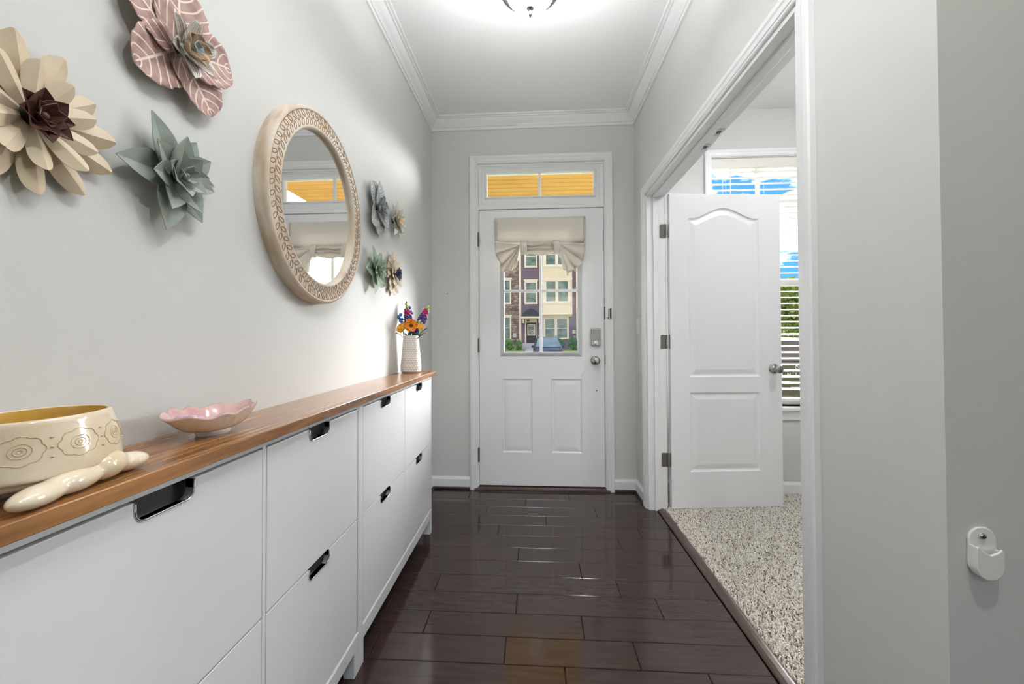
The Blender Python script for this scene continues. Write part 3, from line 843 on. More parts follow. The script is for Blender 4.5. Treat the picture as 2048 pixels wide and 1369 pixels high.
V = [(0.024, *oval(RI[0] + 0.006, RI[1] + 0.006, 2 * PI * k / N)) for k in range(N)] + [(0.010, *oval(RI[0] + 0.006, RI[1] + 0.006, 2 * PI * k / N)) for k in range(N)]
F = [tuple(range(N)), tuple(range(N, 2 * N))] + [(k, (k + 1) % N, N + (k + 1) % N, N + k) for k in range(N)]
mk('mirror_glass', V, F, MIRROR, mr)
# carved leaf loops: two rows along a centre vine
mid = ((RO[0] - 0.016 + RI[0] + 0.012) / 2, (RO[1] - 0.016 + RI[1] + 0.012) / 2)
g = G()
NL = 62
vine = []
for k in range(NL):
    for row in (-1, 1):
        a0 = 2 * PI * (k + 0.25 * row) / NL
        cc = Vector((0, *oval(mid[0] + row * 0.0125, mid[1] + row * 0.0125, a0)))
        c0 = Vector((0, MY, MZ))
        rad = Vector((0, math.cos(a0) * mid[1], math.sin(a0) * mid[0])).normalized()
        tan = Vector((0, -rad.z, rad.y))
        ax = (rad * row * 0.80 + tan * 0.6).normalized()
        sd_ = Vector((0, -ax.z, ax.y))
        pts = []
        for q in range(10):
            b = 2 * PI * q / 10
            pts.append(cc + ax * 0.0118 * math.cos(b) + sd_ * 0.0060 * math.sin(b) + Vector((0.0385, 0, 0)))
        g.ctube(pts, 0.0015, 4)
lp = g.mk('carved_leaves', CARVE, mr, smooth=True); lp['kind'] = 'stuff'
g = G(); g.ctube([(0.0385, *oval(mid[0], mid[1], 2 * PI * k / 96)) for k in range(96)], 0.0009, 4)
g.mk('carved_vine', CARVE, mr, smooth=True)
g = G(); g.ctube([(0.0385, *oval(RO[0] - 0.0145, RO[1] - 0.0145, 2 * PI * k / 96)) for k in range(96)], 0.0009, 4)
g.mk('carved_rim_line', CARVE, mr, smooth=True)

# ------------------------------------------------------------------ metal wall flowers
def petal_mesh(L, w, shape='spoon', cup=0.15, fold=0.0, curl=0.0, nL=10, nW=6, scallop=0):
    """local: +x length, y width, z off the wall"""
    V = []; UV = []
    for i in range(nL + 1):
        t = i / nL
        if shape == 'spoon': hw = w * (0.30 + 0.70 * math.sin(min(1, t / 0.68) * PI / 2)) * (1 if t < 0.68 else math.sqrt(max(0, 1 - ((t - 0.68) / 0.325) ** 2)))
        elif shape == 'point': hw = w * (0.45 + 0.55 * math.sin(min(1, t / 0.42) * PI / 2)) * (1 if t < 0.42 else max(0.0, 1 - ((t - 0.42) / 0.58) ** 1.7))
        else:
            tp_ = (0.05 + 0.95 * t) ** 0.80; hw = w * max(0.0, 1 - abs(2 * tp_ - 1) ** 2.6) ** 0.5
        hw = max(hw, w * 0.03) * 0.5
        if scallop: hw *= 1 + 0.035 * math.sin(t * PI * scallop * 2)
        for j in range(nW + 1):
            s = j / nW * 2 - 1
            z = cup * hw * (s * s) * 2 - fold * (1 - abs(s)) * hw * 0 + fold * abs(s) * hw + curl * L * t * t
            V.append((t * L, s * hw, z)); UV.append((t, j / nW))
    F = [(i * (nW + 1) + j, i * (nW + 1) + j + 1, (i + 1) * (nW + 1) + j + 1, (i + 1) * (nW + 1) + j) for i in range(nL) for j in range(nW)]
    return V, F, UV
WALLROT = Matrix(((0, 0, 1), (1, 0, 0), (0, 1, 0))).to_euler()   # local x->Y, y->Z, z->+X
def petal_ring(root, name, n, L, w, matl, tilt, r0=0.006, z0=0.0, a0=0.0, jit=0.06, lj=0.06, angles=None, lens=None, th=0.0012, **kw):
    rnd = random.Random(n * 100 + int(L * 1000))
    if kw.get('shape') != 'oval': kw.setdefault('nW', 2); kw.setdefault('nL', 12)
    src = None
    for k in range(n):
        a = (math.radians(angles[k]) if angles else a0 + 2 * PI * k / n + rnd.uniform(-jit, jit))
        if src is None:
            V, F, UV = petal_mesh(L, w, **kw)
            o = mk(name, V, F, matl, root, local=True, smooth=kw.get('shape') == 'oval', uv=UV); solid(o, th)
            src = o
        else:
            o = src.copy(); col.objects.link(o); o.parent = root
        s = (lens[k] if lens else 1 + rnd.uniform(-lj, lj))
        tl = math.radians(tilt + rnd.uniform(-4, 4))
        o.rotation_euler = (Matrix.Rotation(a, 3, 'Z') @ Matrix.Rotation(-tl, 3, 'Y') @ Matrix.Rotation(rnd.uniform(-.12, .12), 3, 'X')).to_euler()
        o.location = (r0 * math.cos(a), r0 * math.sin(a), z0)
        o.scale = (s, s, s)
def vein_mat(name, base, base2, vein, n=7, rib=False):
    m = mat(name, base, 0.6, c2=base2, nscale=40, lo=0.4, hi=0.62, ndetail=6)
    t = m.node_tree; L = t.links.new; b = t.nodes['Principled BSDF']
    src = b.inputs['Base Color'].links[0].from_socket
    uvn = t.nodes.new('ShaderNodeUVMap'); sx = t.nodes.new('ShaderNodeSeparateXYZ'); L(uvn.outputs[0], sx.inputs[0])
    def mth(op, a, b_=None):
        q = t.nodes.new('ShaderNodeMath'); q.operation = op
        for i, v in enumerate((a, b_)):
            if v is None: continue
            if isinstance(v, (int, float)): q.inputs[i].default_value = v
            else: L(v, q.inputs[i])
        return q.outputs[0]
    av = mth('ABSOLUTE', mth('SUBTRACT', sx.outputs[1], 0.5))
    if rib:
        mask = mth('LESS_THAN', mth('FRACT', mth('MULTIPLY', sx.outputs[1], n)), 0.42)
    else:
        midrib = mth('LESS_THAN', av, 0.022)
        ph = mth('MULTIPLY', mth('SUBTRACT', sx.outputs[0], mth('MULTIPLY', mth('POWER', av, 1.3), 0.75)), n)
        side = mth('LESS_THAN', mth('FRACT', ph), 0.17)
        mask = mth('MAXIMUM', midrib, side)
    mi = t.nodes.new('ShaderNodeMix'); mi.data_type = 'RGBA'
    L(mask, mi.inputs[0]); L(src, mi.inputs[6]); mi.inputs[7].default_value = vein
    L(mi.outputs[2], b.inputs['Base Color'])
    return m
CREAM = mat('cream_petal_paint', srgb(220, 204, 178), 0.5, c2=srgb(204, 184, 154), nscale=14, lo=0.35, hi=0.7)
BROWN = mat('dark_brown_petal', srgb(112, 74, 62), 0.38, c2=srgb(84, 54, 50), nscale=40)
GREEN = mat('sage_petal', srgb(158, 168, 158), 0.5, c2=srgb(138, 148, 138), nscale=16)
GREENS = mat('light_sage_petal', srgb(172, 190, 166), 0.5, c2=srgb(146, 170, 148), nscale=16)
MAUVE = vein_mat('mauve_vein_petal', srgb(162, 124, 120), srgb(184, 152, 144), srgb(236, 218, 202), 6)
BLUEV = vein_mat('slate_vein_petal', srgb(140, 150, 154), srgb(176, 180, 180), srgb(236, 234, 228), 8)
SHELL = vein_mat('white_ribbed_petal', srgb(240, 235, 228), srgb(208, 200, 190), srgb(160, 150, 146), 9, True)
AMBER = vein_mat('amber_ribbed_petal', srgb(224, 188, 136), srgb(206, 186, 160), srgb(176, 156, 134), 7, True)
WHITEP = mat('white_petal', srgb(228, 224, 214), 0.5, c2=srgb(214, 208, 196), nscale=20)
YELL = mat('pale_yellow_petal', srgb(226, 196, 128), 0.5)
NAVY = mat('navy_petal', srgb(62, 74, 104), 0.45, c2=srgb(96, 104, 122), nscale=30)
SLATE = mat('slate_petal', srgb(182, 184, 184), 0.45, c2=srgb(140, 147, 152), nscale=30)
def flower_root(name, y, z, lab, grp='metal flowers on the left wall'):
    r = empty(name, (0.0, y, z), WALLROT, lab, 'wall flower', grp)
    # hidden mount: stub on the wall
    g = G().lathe([(0.014, 0.0), (0.014, 0.004), (0.009, 0.006), (0.009, 0.024), (0.018, 0.026)], (0, 0, 0), 14, cap=True)
    g.mk('mount', DKMETAL, r, local=True)
    return r
def daisy(y, z, lab, R, cm, name='metal_daisy', pm=None):
    r = flower_root(name, y, z, lab)
    pm = pm or CREAM
    petal_ring(r, 'outer_petal', 12, R, R * 0.36, pm, 8, 0.010, 0.014, 0.15, fold=-0.42, cup=0.0, curl=-0.05, shape='spoon')
    petal_ring(r, 'inner_petal', 10, R * 0.72, R * 0.31, pm, 19, 0.008, 0.022, 0.40, fold=-0.42, cup=0.0, curl=-0.06, shape='spoon')
    petal_ring(r, 'centre_petal', 8, R * 0.38, R * 0.30, cm, 34, 0.004, 0.028, 0.1, fold=0.25, shape='point')
    petal_ring(r, 'centre_petal', 6, R * 0.28, R * 0.24, cm, 56, 0.003, 0.034, 0.4, fold=0.3, shape='point')
    g = G().ellipsoid((0, 0, 0.038), (0.008, 0.008, 0.010), 12, 8); g.mk('bud', cm, r, local=True, smooth=True)
    return r
def succulent(y, z, lab, R, pm, name='metal_succulent'):
    r = flower_root(name, y, z, lab)
    petal_ring(r, 'outer_petal', 6, R, R * 0.60, pm, 11, 0.010, 0.013, angles=(120, 184, 258, 312, 8, 62), lens=(1.04, 1.04, 1.06, 0.9, 0.86, 0.9), fold=0.26, cup=0.0, shape='point', curl=-0.05)
    petal_ring(r, 'middle_petal', 7, R * 0.72, R * 0.50, pm, 24, 0.008, 0.021, 0.75, fold=0.26, cup=0.0, shape='point', curl=-0.06)
    petal_ring(r, 'inner_petal', 7, R * 0.50, R * 0.40, pm, 40, 0.006, 0.029, 0.2, fold=0.26, cup=0.0, shape='point', curl=-0.06)
    petal_ring(r, 'core_petal', 6, R * 0.30, R * 0.26, pm, 58, 0.003, 0.036, 0.5, fold=0.25, cup=0.0, shape='point')
    g = G().ellipsoid((0, 0, 0.044), (0.006, 0.006, 0.010), 10, 6); g.mk('bud', pm, r, local=True, smooth=True)
    return r
def orchid(y, z, lab, R, leafm, cupm, midm, name='metal_orchid', angles=(92, 155, 224, 309, 18)):
    r = flower_root(name, y, z, lab)
    petal_ring(r, 'leaf_petal', 5, R, R * 0.92, leafm, 7, 0.012, 0.014, angles=angles, lens=(1.05, 0.95, 1.0, 0.95, 1.0), cup=0.10, shape='oval', scallop=5, nL=16, nW=10, curl=-0.06)
    petal_ring(r, 'shell_petal', 6, R * 0.48, R * 0.30, cupm, 30, 0.010, 0.024, 0.5, cup=0.25, shape='oval', nL=8)
    petal_ring(r, 'cup_petal', 5, R * 0.33, R * 0.30, midm, 50, 0.006, 0.032, 0.2, cup=0.35, shape='oval', nL=8)
    petal_ring(r, 'core_petal', 5, R * 0.16, R * 0.16, SLATE, 55, 0.002, 0.046, 0.6, cup=0.3, shape='oval', nL=6)
    return r
daisy(-2.403, 1.456, 'cream metal daisy with dark brown centre at the left edge', 0.104, BROWN)
orchid(-2.152, 1.738, 'mauve veined metal orchid with shell centre, topmost on the wall', 0.124, MAUVE, SHELL, AMBER)
succulent(-2.166, 1.462, 'grey-green metal succulent between the cream daisy and the mirror', 0.106, GREEN)
orchid(-1.083, 1.741, 'slate-blue white-veined metal orchid right of the mirror', 0.122, BLUEV, SLATE, SLATE, angles=(75, 130, 225, 285, 340))
r_ = flower_root('metal_lily', -0.832, 1.752, 'small white metal lily with pale yellow centre near the corner')
petal_ring(r_, 'outer_petal', 8, 0.096, 0.048, WHITEP, 14, 0.008, 0.013, 0.2, fold=0.25, shape='point')
petal_ring(r_, 'inner_petal', 7, 0.068, 0.040, WHITEP, 32, 0.006, 0.021, 0.6, fold=0.25, shape='point')
petal_ring(r_, 'centre_petal', 7, 0.036, 0.014, YELL, 50, 0.003, 0.027, 0.3, fold=0.25, shape='point')
succulent(-1.110, 1.440, 'light green metal succulent right of the mirror, below the slate orchid', 0.106, GREENS)
daisy(-0.857, 1.458, 'small cream metal daisy with navy centre above the vase', 0.104, NAVY)

# ------------------------------------------------------------------ things on the wooden top
def copy_thing(root, loc, rotz=None):
    r = root.copy(); col.objects.link(r); r.location = loc
    if rotz is not None: r.rotation_euler = (0, 0, rotz)
    for ch in root.children:
        c = ch.copy(); col.objects.link(c); c.parent = r
        for gch in ch.children:
            d = gch.copy(); col.objects.link(d); d.parent = c
    return r
# vase with honeycomb relief
VX, VY = 0.075, -0.742
vz = empty('vase', (VX, VY, TZ), label='white honeycomb-textured ceramic vase holding toy flowers', cat='vase')
CERAM = mat('white_ceramic', srgb(226, 221, 213), 0.28, coat=0.3, coat_rough=0.12)
NR, NZ_ = 108, 84
V = []; F = []
H = 0.206
for i in range(NZ_ + 1):
    t = i / NZ_; z = H * t
    if t < 0.06: r = 0.046 + 0.010 * math.sin(t / 0.06 * PI / 2)
    elif t < 0.25: r = 0.056 + 0.001 * math.sin((t - 0.06) / 0.19 * PI)
    else: r = 0.056 - 0.0145 * ((t - 0.25) / 0.75)
    for k in range(NR):
        a = 2 * PI * k / NR
        sq = 1 + 0.035 * math.cos(4 * a) * (1 - t)
        row = t * 17; rr = int(row); u = a / (2 * PI) * 24 + 0.5 * (rr % 2); fu = u - math.floor(u) - 0.5; fv = row - rr - 0.5
        d = math.sqrt(fu * fu + fv * fv)
        rel = -0.0021 * max(0, 1 - (d / 0.5) ** 2) if 0.05 < t < 0.97 else 0
        q = r * sq + rel
        V.append((VX + q * math.cos(a + PI / 4), VY + q * math.sin(a + PI / 4), TZ + z))
for i in range(NZ_):
    for k in range(NR): F.append((i * NR + k, i * NR + (k + 1) % NR, (i + 1) * NR + (k + 1) % NR, (i + 1) * NR + k))
F.append(tuple(range(NR)))
mk('vase_body', V, F, CERAM, vz, smooth=True)
G().lathe([(0.0415, 0.206), (0.0395, 0.2075), (0.037, 0.206), (0.036, 0.15), (0.030, 0.06), (0.0, 0.058)], (VX, VY, TZ), 48).mk('vase_lip', CERAM, vz, smooth=True)
# toy bouquet: every stem its own thing, standing in the vase
STEM = mat('stem_green', srgb(36, 112, 62), 0.35); DKG = mat('dark_green', srgb(38, 62, 52), 0.4); LIME = mat('lime_green', srgb(168, 200, 80), 0.35)
MAG = mat('magenta', srgb(186, 30, 108), 0.35); PUR = mat('purple', srgb(82, 58, 132), 0.35); BLU = mat('toy_blue', srgb(44, 96, 172), 0.35)
ORA = mat('toy_orange', srgb(246, 158, 38), 0.35, c2=srgb(238, 128, 30), nscale=30); AMB = mat('toy_amber', srgb(232, 170, 48), 0.35); MAROON = mat('maroon', srgb(66, 28, 40), 0.4); NAVT = mat('toy_navy', srgb(44, 62, 90), 0.35)
VT = TZ + 0.206
def stem_root(name, x, y, lab, cat='toy flower'):
    return empty(name, (VX, VY, TZ + 0.062), label=lab, cat=cat)
BQ = 1.28
def P3(dx, dy, dz): return (VX + dx * BQ, VY + dy * BQ, VT + dz * BQ)
def bez(p0, p1, p2, n=8):
    p0, p1, p2 = Vector(p0), Vector(p1), Vector(p2)
    return [p0 * (1 - t) ** 2 + p1 * 2 * t * (1 - t) + p2 * t * t for t in [i / n for i in range(n + 1)]]
def lupin(dx, dy, dz, lab, seed, bx=0, by=0):
    rnd = random.Random(seed)
    r = stem_root('toy_lupin', 0, 0, lab)
    path = bez((VX + bx, VY + by, TZ + 0.065), (VX + dx * 0.35, VY + dy * 0.35, VT + 0.03), P3(dx, dy, dz), 14)
    G().tube(path, 0.0024, 8).mk('stem', STEM, r, smooth=True)
    top = path[-1]; ax = (path[-1] - path[-4]).normalized()
    s1 = ax.orthogonal().normalized(); s2 = ax.cross(s1)
    for nm, m, h0, h1, rad, cnt, sz in (('lower_blossoms', PUR, -0.084, -0.044, 0.0205, 24, 0.0086), ('upper_blossoms', MAG, -0.046, -0.010, 0.0155, 18, 0.0082)):
        g = G()
        for k in range(cnt):
            h = h0 + (h1 - h0) * (k + 0.5) / cnt; a = k * 2.4
            rr = rad * (1.0 - 0.25 * k / cnt)
            c = top + ax * h + (s1 * math.cos(a) + s2 * math.sin(a)) * rr
            g.ellipsoid(c, (sz * rnd.uniform(.8, 1.1), sz * rnd.uniform(.7, 1), sz * rnd.uniform(.55, .8)), 8, 5)
        o = g.mk(nm, m, r, smooth=True); o['kind'] = 'stuff'
    g = G()
    for k in range(7):
        a = k * 2.1; g.ellipsoid(top + ax * (-0.006 + 0.0035 * k) + (s1 * math.cos(a) + s2 * math.sin(a)) * 0.005 * (1 - k / 8), (0.0055, 0.0055, 0.0065), 8, 5)
    o = g.mk('tip_buds', LIME, r, smooth=True)
    return r
lupin(-0.022, 0.012, 0.125, 'pink and purple toy lupin leaning left in the vase', 1)
lupin(0.065, 0.032, 0.122, 'pink and purple toy lupin leaning right out of the vase', 2, 0.005, 0.005)
lupin(0.020, 0.035, 0.062, 'short toy lupin half hidden behind the orange poppy', 3, 0.004, 0.01)
r = stem_root('toy_delphinium', 0, 0, 'blue toy delphinium behind the left lupin')
path = bez((VX - 0.01, VY, TZ + 0.07), P3(-0.02, 0.02, 0.02), P3(-0.030, 0.030, 0.150), 14)
G().tube(path, 0.0022, 8).mk('stem', STEM, r, smooth=True)
g = G()
for k, (dx, dy, dz) in enumerate([(-.055, .0, .085), (-.048, .005, .092), (-.052, -.004, .078), (-.042, .004, .06), (-.046, 0, .066), (-.012, .03, .108), (-.006, .028, .100), (-.040, .0, .072), (-.016, .03, .125), (-.058, .002, .080)]):
    g.ellipsoid(P3(dx, dy, dz), (0.0105, 0.0105, 0.0075), 8, 6, Matrix.Rotation(k, 3, 'X'))
o = g.mk('blue_blossoms', BLU, r, smooth=True)
g = G()
for dx, dy, dz in ((-.030, .030, .150), (-.033, .030, .140), (-.026, .028, .132)): g.ellipsoid(P3(dx, dy, dz), (0.005, 0.005, 0.004), 8, 5)
g.mk('top_buds', NAVT, r, smooth=True)
def poppy(c, nrm, R, lab, m, centre, name='toy_poppy', n=6):
    r = stem_root(name, 0, 0, lab)
    c = Vector(c); nrm = Vector(nrm).normalized()
    G().tube(bez((VX, VY - 0.005, TZ + 0.066), c + Vector((0, 0, -0.05)), c - nrm * 0.004, 10), 0.0022, 8).mk('stem', STEM, r, smooth=True)
    q = nrm.to_track_quat('Z', 'Y').to_matrix()
    for k in range(n):
        V, F, UV = petal_mesh(R, R * 1.05, 'oval', cup=0.22, nL=7, nW=6, curl=0.12)
        rot = q @ Matrix.Rotation(2 * PI * k / n, 3, 'Z') @ Matrix.Rotation(-math.radians(14 + (k % 2) * 6), 3, 'Y')
        o = mk('petal', [tuple(rot @ Vector(v) + c) for v in V], F, m, r, smooth=True, uv=UV); solid(o, 0.0014)
    g = G().ellipsoid(c + nrm * 0.004, (R * 0.26, R * 0.26, R * 0.2), 14, 8, q); g.mk('flower_centre', centre, r, smooth=True)
    if name == 'toy_poppy' and centre is MAROON:
        g = G()
        for k in range(16):
            a = 2 * PI * k / 16; d = q @ Vector((math.cos(a), math.sin(a), 0))
            g.tube([c + nrm * 0.005 + d * R * 0.22, c + nrm * 0.0045 + d * R * 0.42], 0.0008, 4)
        g.mk('stamens', MAROON, r)
    return r
poppy(P3(0.006, -0.020, 0.044), (0.35, -1, 0.05), 0.040, 'large orange toy poppy with dark centre facing out', ORA, MAROON)
poppy(P3(-0.030, -0.018, 0.030), (-0.35, -0.9, 0.5), 0.036, 'amber toy poppy low on the left of the bouquet', AMB, AMB, 'toy_anemone', 5)
poppy(P3(0.034, 0.004, 0.034), (0.5, -0.6, 0.8), 0.030, 'small amber toy poppy low on the right of the bouquet', AMB, AMB, 'toy_anemone', 5)
def sprig(dx, dy, dz, lab, n=7, m=DKG):
    r = stem_root('toy_leaf_sprig', 0, 0, lab, 'toy leaf')
    path = bez((VX, VY, TZ + 0.07), P3(dx * 0.3, dy * 0.3, 0.01), P3(dx, dy, dz), 12)
    G().tube(path, 0.0015, 6).mk('stem', m, r, smooth=True)
    for k in range(n):
        p = path[12 - k if k < 8 else 4]; d = (path[12] - path[6]).normalized()
        for s in (-1, 1):
            V, F, UV = petal_mesh(0.014, 0.008, 'point', nL=4, nW=2)
            yv = d.cross(Vector((0, 0, 1))).normalized() * s
            dirv = (d * 0.7 + yv * 0.7).normalized(); sv = dirv.cross(Vector((0, 0, 1))).normalized(); nv = dirv.cross(sv)
            o = mk('leaflet', [tuple(p + dirv * v[0] + sv * v[1] + nv * v[2]) for v in V], F, m, r); solid(o, 0.001)
sprig(0.070, -0.020, 0.008, 'dark green toy fern sprig drooping to the right', 6)
sprig(0.062, 0.010, 0.028, 'dark green toy fern sprig rising to the right', 6)
sprig(-0.058, -0.024, 0.010, 'dark green toy leaf sprig drooping to the left', 3)
r = stem_root('toy_leaf_bunch', 0, 0, 'bright green toy leaves around the vase mouth', 'toy leaf')
for k in range(9):
    a = k * 0.72 + 3.3; V, F, UV = petal_mesh(0.034, 0.013, 'point', nL=6, nW=4, fold=0.3)
    rot = Matrix.Rotation(a, 3, 'Z') @ Matrix.Rotation(-math.radians(55 - (k % 3) * 12), 3, 'Y')
    o = mk('leaf', [tuple(rot @ Vector(v) + Vector(P3(0.016 * math.cos(a), 0.016 * math.sin(a), -0.006))) for v in V], F, STEM if k % 3 else DKG, r); solid(o, 0.0012)
G().lathe([(0.0, -0.14), (0.010, -0.13), (0.014, -0.01), (0.010, 0.002), (0, 0.003)], P3(0, 0, 0), 16).mk('stem_bundle', STEM, r, smooth=True)

# leaf-shaped pink bowl
BX, BY = 0.086, -2.138
bw = empty('leaf_bowl', (BX, BY, TZ), label='pink pearly ceramic bowl with wavy leaf rim', cat='bowl')
PINK = mat('pink_glaze', srgb(206, 160, 164), 0.16, c2=srgb(222, 186, 176), nscale=24, coat=0.6, coat_rough=0.05)
CREAMG = mat('cream_glaze', srgb(232, 214, 190), 0.2, c2=srgb(244, 234, 222), nscale=60, stretch=(1, 1, 0.15), coat=0.5, coat_rough=0.06)
NB = 96
def bowl_r(a, t):
    # elongated leaf: pointed towards -Y and +Y ends
    ry, rx = 0.092, 0.066
    base = 1 / math.sqrt((math.cos(a) / rx) ** 2 + (math.sin(a) / ry) ** 2)
    tip = 1 + 0.16 * math.exp(-((a + PI / 2 + 0.1) / 0.22) ** 2) + 0.10 * math.exp(-((a - PI / 2) / 0.2) ** 2)
    wave = 1 + 0.035 * math.sin(9 * a) * t ** 3
    return base * (0.34 + 0.66 * t ** 0.60) * (1 + (tip - 1) * t ** 4) * wave
def bowl_z(a, t): return 0.010 + 0.038 * t ** 1.55 + (0.003 * math.sin(9 * a + 0.6) + 0.004 * math.sin(2 * a)) * t ** 4
outer = []; inner = []
for t in [0, .12, .25, .4, .55, .7, .82, .91, .97, 1.0]:
    outer.append([(a, t) for a in [-PI + 2 * PI * k / NB for k in range(NB)]])
V = [(BX + bowl_r(a, t) * math.cos(a), BY + bowl_r(a, t) * math.sin(a), TZ + bowl_z(a, t)) for R in outer for a, t in R]
F = []
for i in range(len(outer) - 1):
    for k in range(NB): F.append((i * NB + k, i * NB + (k + 1) % NB, (i + 1) * NB + (k + 1) % NB, (i + 1) * NB + k))
F.append(tuple(range(NB)))
mk('bowl_outside', V, F, CREAMG, bw, smooth=True)
V = [(BX + (bowl_r(a, t) - 0.0035 * (1 - t ** 8)) * math.cos(a), BY + (bowl_r(a, t) - 0.0035 * (1 - t ** 8)) * math.sin(a), TZ + bowl_z(a, t) + 0.0035 + 0.001 * t) for R in outer for a, t in R]
F = F[:]
b = len(V); V += [(BX + bowl_r(a, 1) * math.cos(a), BY + bowl_r(a, 1) * math.sin(a), TZ + bowl_z(a, 1)) for a, t in outer[-1]]
m_ = (len(outer) - 1) * NB
for k in range(NB): F.append((m_ + k, m_ + (k + 1) % NB, b + (k + 1) % NB, b + k))
mk('bowl_inside', V, F, PINK, bw, smooth=True)
G().lathe([(0.030, 0.0), (0.032, 0.003), (0.031, 0.012), (0.026, 0.012), (0.026, 0.0)], (BX, BY, TZ), 40, sx=0.86, sy=1.1).mk('foot_ring', mat('white_glaze', srgb(236, 232, 226), 0.2), bw, smooth=True)
g = G()
for k in range(5):
    a = -PI / 2 + (k - 2) * 0.25
    g.ellipsoid((BX + 0.040 * math.cos(a), BY + 0.066 * math.sin(a), TZ + 0.040 + 0.003 * (k % 2)), (0.012, 0.012, 0.008), 12, 7)
g.mk('moulded_berries', mat('lilac_glaze', srgb(206, 176, 196), 0.15, coat=0.5), bw, smooth=True)

# turtle planter
TX, TY = 0.092, -2.446
tp = empty('turtle_planter', (TX, TY, TZ), label='cream glazed turtle-shaped planter with embossed rosettes', cat='planter')
GLZ = mat('cream_glaze_turtle', srgb(222, 200, 164), 0.14, c2=srgb(236, 222, 200), nscale=10, coat=0.6, coat_rough=0.06)
OCH = mat('ochre_glaze', srgb(208, 168, 84), 0.25)
def shell_r(z):  # radial factor of the shell at height z (0 .. .065)
    t = z / 0.066
    return 1.0 - 0.13 * t ** 1.6
SRX, SRY = 0.076, 0.093
prof = []
for i in range(15): 
    z = 0.066 * i / 14; prof.append((shell_r(z), 0.032 + z))
prof = [(0.80, 0.024), (0.95, 0.026), (0.995, 0.029)] + prof + [(0.845, 0.1000), (0.820, 0.1005), (0.800, 0.099)]
V = []; F = []; NS = 72
for r, z in prof:
    for k in range(NS):
        a = 2 * PI * k / NS; V.append((TX + SRX * r * math.cos(a), TY + SRY * r * math.sin(a), TZ + z))
for i in range(len(prof) - 1):
    for k in range(NS): F.append((i * NS + k, i * NS + (k + 1) % NS, (i + 1) * NS + (k + 1) % NS, (i + 1) * NS + k))
mk('shell', V, F, GLZ, tp, smooth=True)
ip = [(0.800, 0.099), (0.79, 0.092), (0.80, 0.06), (0.70, 0.035), (0.0, 0.033)]
V = []; F = []
for r, z in ip:
    for k in range(NS):
        a = 2 * PI * k / NS; V.append((TX + SRX * r * math.cos(a), TY + SRY * r * math.sin(a), TZ + z))
for i in range(len(ip) - 1):
    for k in range(NS): F.append((i * NS + k, i * NS + (k + 1) % NS, (i + 1) * NS + (k + 1) % NS, (i + 1) * NS + k))
mk('shell_inside', V, F, OCH, tp, smooth=True)
def shell_pt(a, z, off=0.0):
    r = shell_r(z); return (TX + (SRX * r + off) * math.cos(a), TY + (SRY * r + off) * math.sin(a), TZ + 0.032 + z)
EMB = mat('embossed_line_glaze', srgb(210, 186, 150), 0.2, coat=0.4)
for k in range(10):
    a0 = -PI * 0.5 + k * 2 * PI / 10 + 0.25
    g = G()
    pts = []
    for q in range(48):
        b = 2 * PI * q / 48; rr = 0.0185 + 0.0022 * abs(math.cos(4 * b))
        pts.append(shell_pt(a0 + rr * math.cos(b) / 0.080, 0.034 + rr * 0.86 * math.sin(b), 0.0002))
    g.ctube(pts, 0.0005, 5)
    for rr in (0.0095, 0.0055, 0.0022):
        g.ctube([shell_pt(a0 + rr * math.cos(2 * PI * q / 20) / 0.080, 0.034 + rr * 0.9 * math.sin(2 * PI * q / 20), 0.0002) for q in range(20)], 0.0004, 5)
    am = a0 + PI / 10
    for dz in (0.022, 0.034, 0.046):
        g.ellipsoid(shell_pt(am, dz, 0.0), (0.0016, 0.0024, 0.0012), 8, 5)
    g.mk('embossed_rosette', EMB, tp, smooth=True)
# body, legs, head and tail as one glazed mass
g = G()
g.ellipsoid((TX, TY, TZ + 0.020), (0.064, 0.078, 0.013), 24, 10)
def leg(sx, sy, yaw, l=0.036):
    Rm = Matrix.Rotation(yaw, 3, 'Z')
    g.ellipsoid((TX + sx, TY + sy, TZ + 0.018), (0.020, l, 0.0165), 20, 12, Rm)
g.ellipsoid((TX + 0.055, TY + 0.036, TZ + 0.021), (0.026, 0.034, 0.021), 20, 12, Matrix.Rotation(0.25, 3, 'Z'))
g.ellipsoid((TX + 0.050, TY + 0.074, TZ + 0.014), (0.020, 0.030, 0.014), 20, 12, Matrix.Rotation(-0.25, 3, 'Z'))
g.ellipsoid((TX - 0.050, TY + 0.066, TZ + 0.014), (0.018, 0.028, 0.014), 20, 12, Matrix.Rotation(0.4, 3, 'Z'))
g.ellipsoid((TX + 0.066, TY - 0.010, TZ + 0.016), (0.022, 0.040, 0.016), 20, 12, Matrix.Rotation(0.15, 3, 'Z'))
g.ellipsoid((TX + 0.076, TY - 0.052, TZ + 0.0135), (0.018, 0.040, 0.0135), 20, 12, Matrix.Rotation(0.30, 3, 'Z'))
g.ellipsoid((TX - 0.062, TY - 0.050, TZ + 0.013), (0.018, 0.036, 0.013), 20, 12, Matrix.Rotation(-0.4, 3, 'Z'))
g.ellipsoid((TX, TY - 0.112, TZ + 0.030), (0.026, 0.034, 0.024), 20, 12)
g.ellipsoid((TX, TY + 0.092, TZ + 0.014), (0.010, 0.016, 0.010), 16, 10)
bo = g.mk('turtle_body', GLZ, tp, smooth=True)
m = bo.modifiers.new('rm', 'REMESH'); m.mode = 'VOXEL'; m.voxel_size = 0.0028; m.use_smooth_shade = True
m = bo.modifiers.new('sm', 'SMOOTH'); m.factor = 0.6; m.iterations = 6
g = G()
for s in (-1, 1): g.ellipsoid((TX + s * 0.016, TY - 0.134, TZ + 0.038), (0.004, 0.004, 0.005), 10, 6)
g.mk('turtle_eyes', mat('dark_eye_glaze', (0.02, 0.015, 0.01), 0.15), tp, smooth=True)

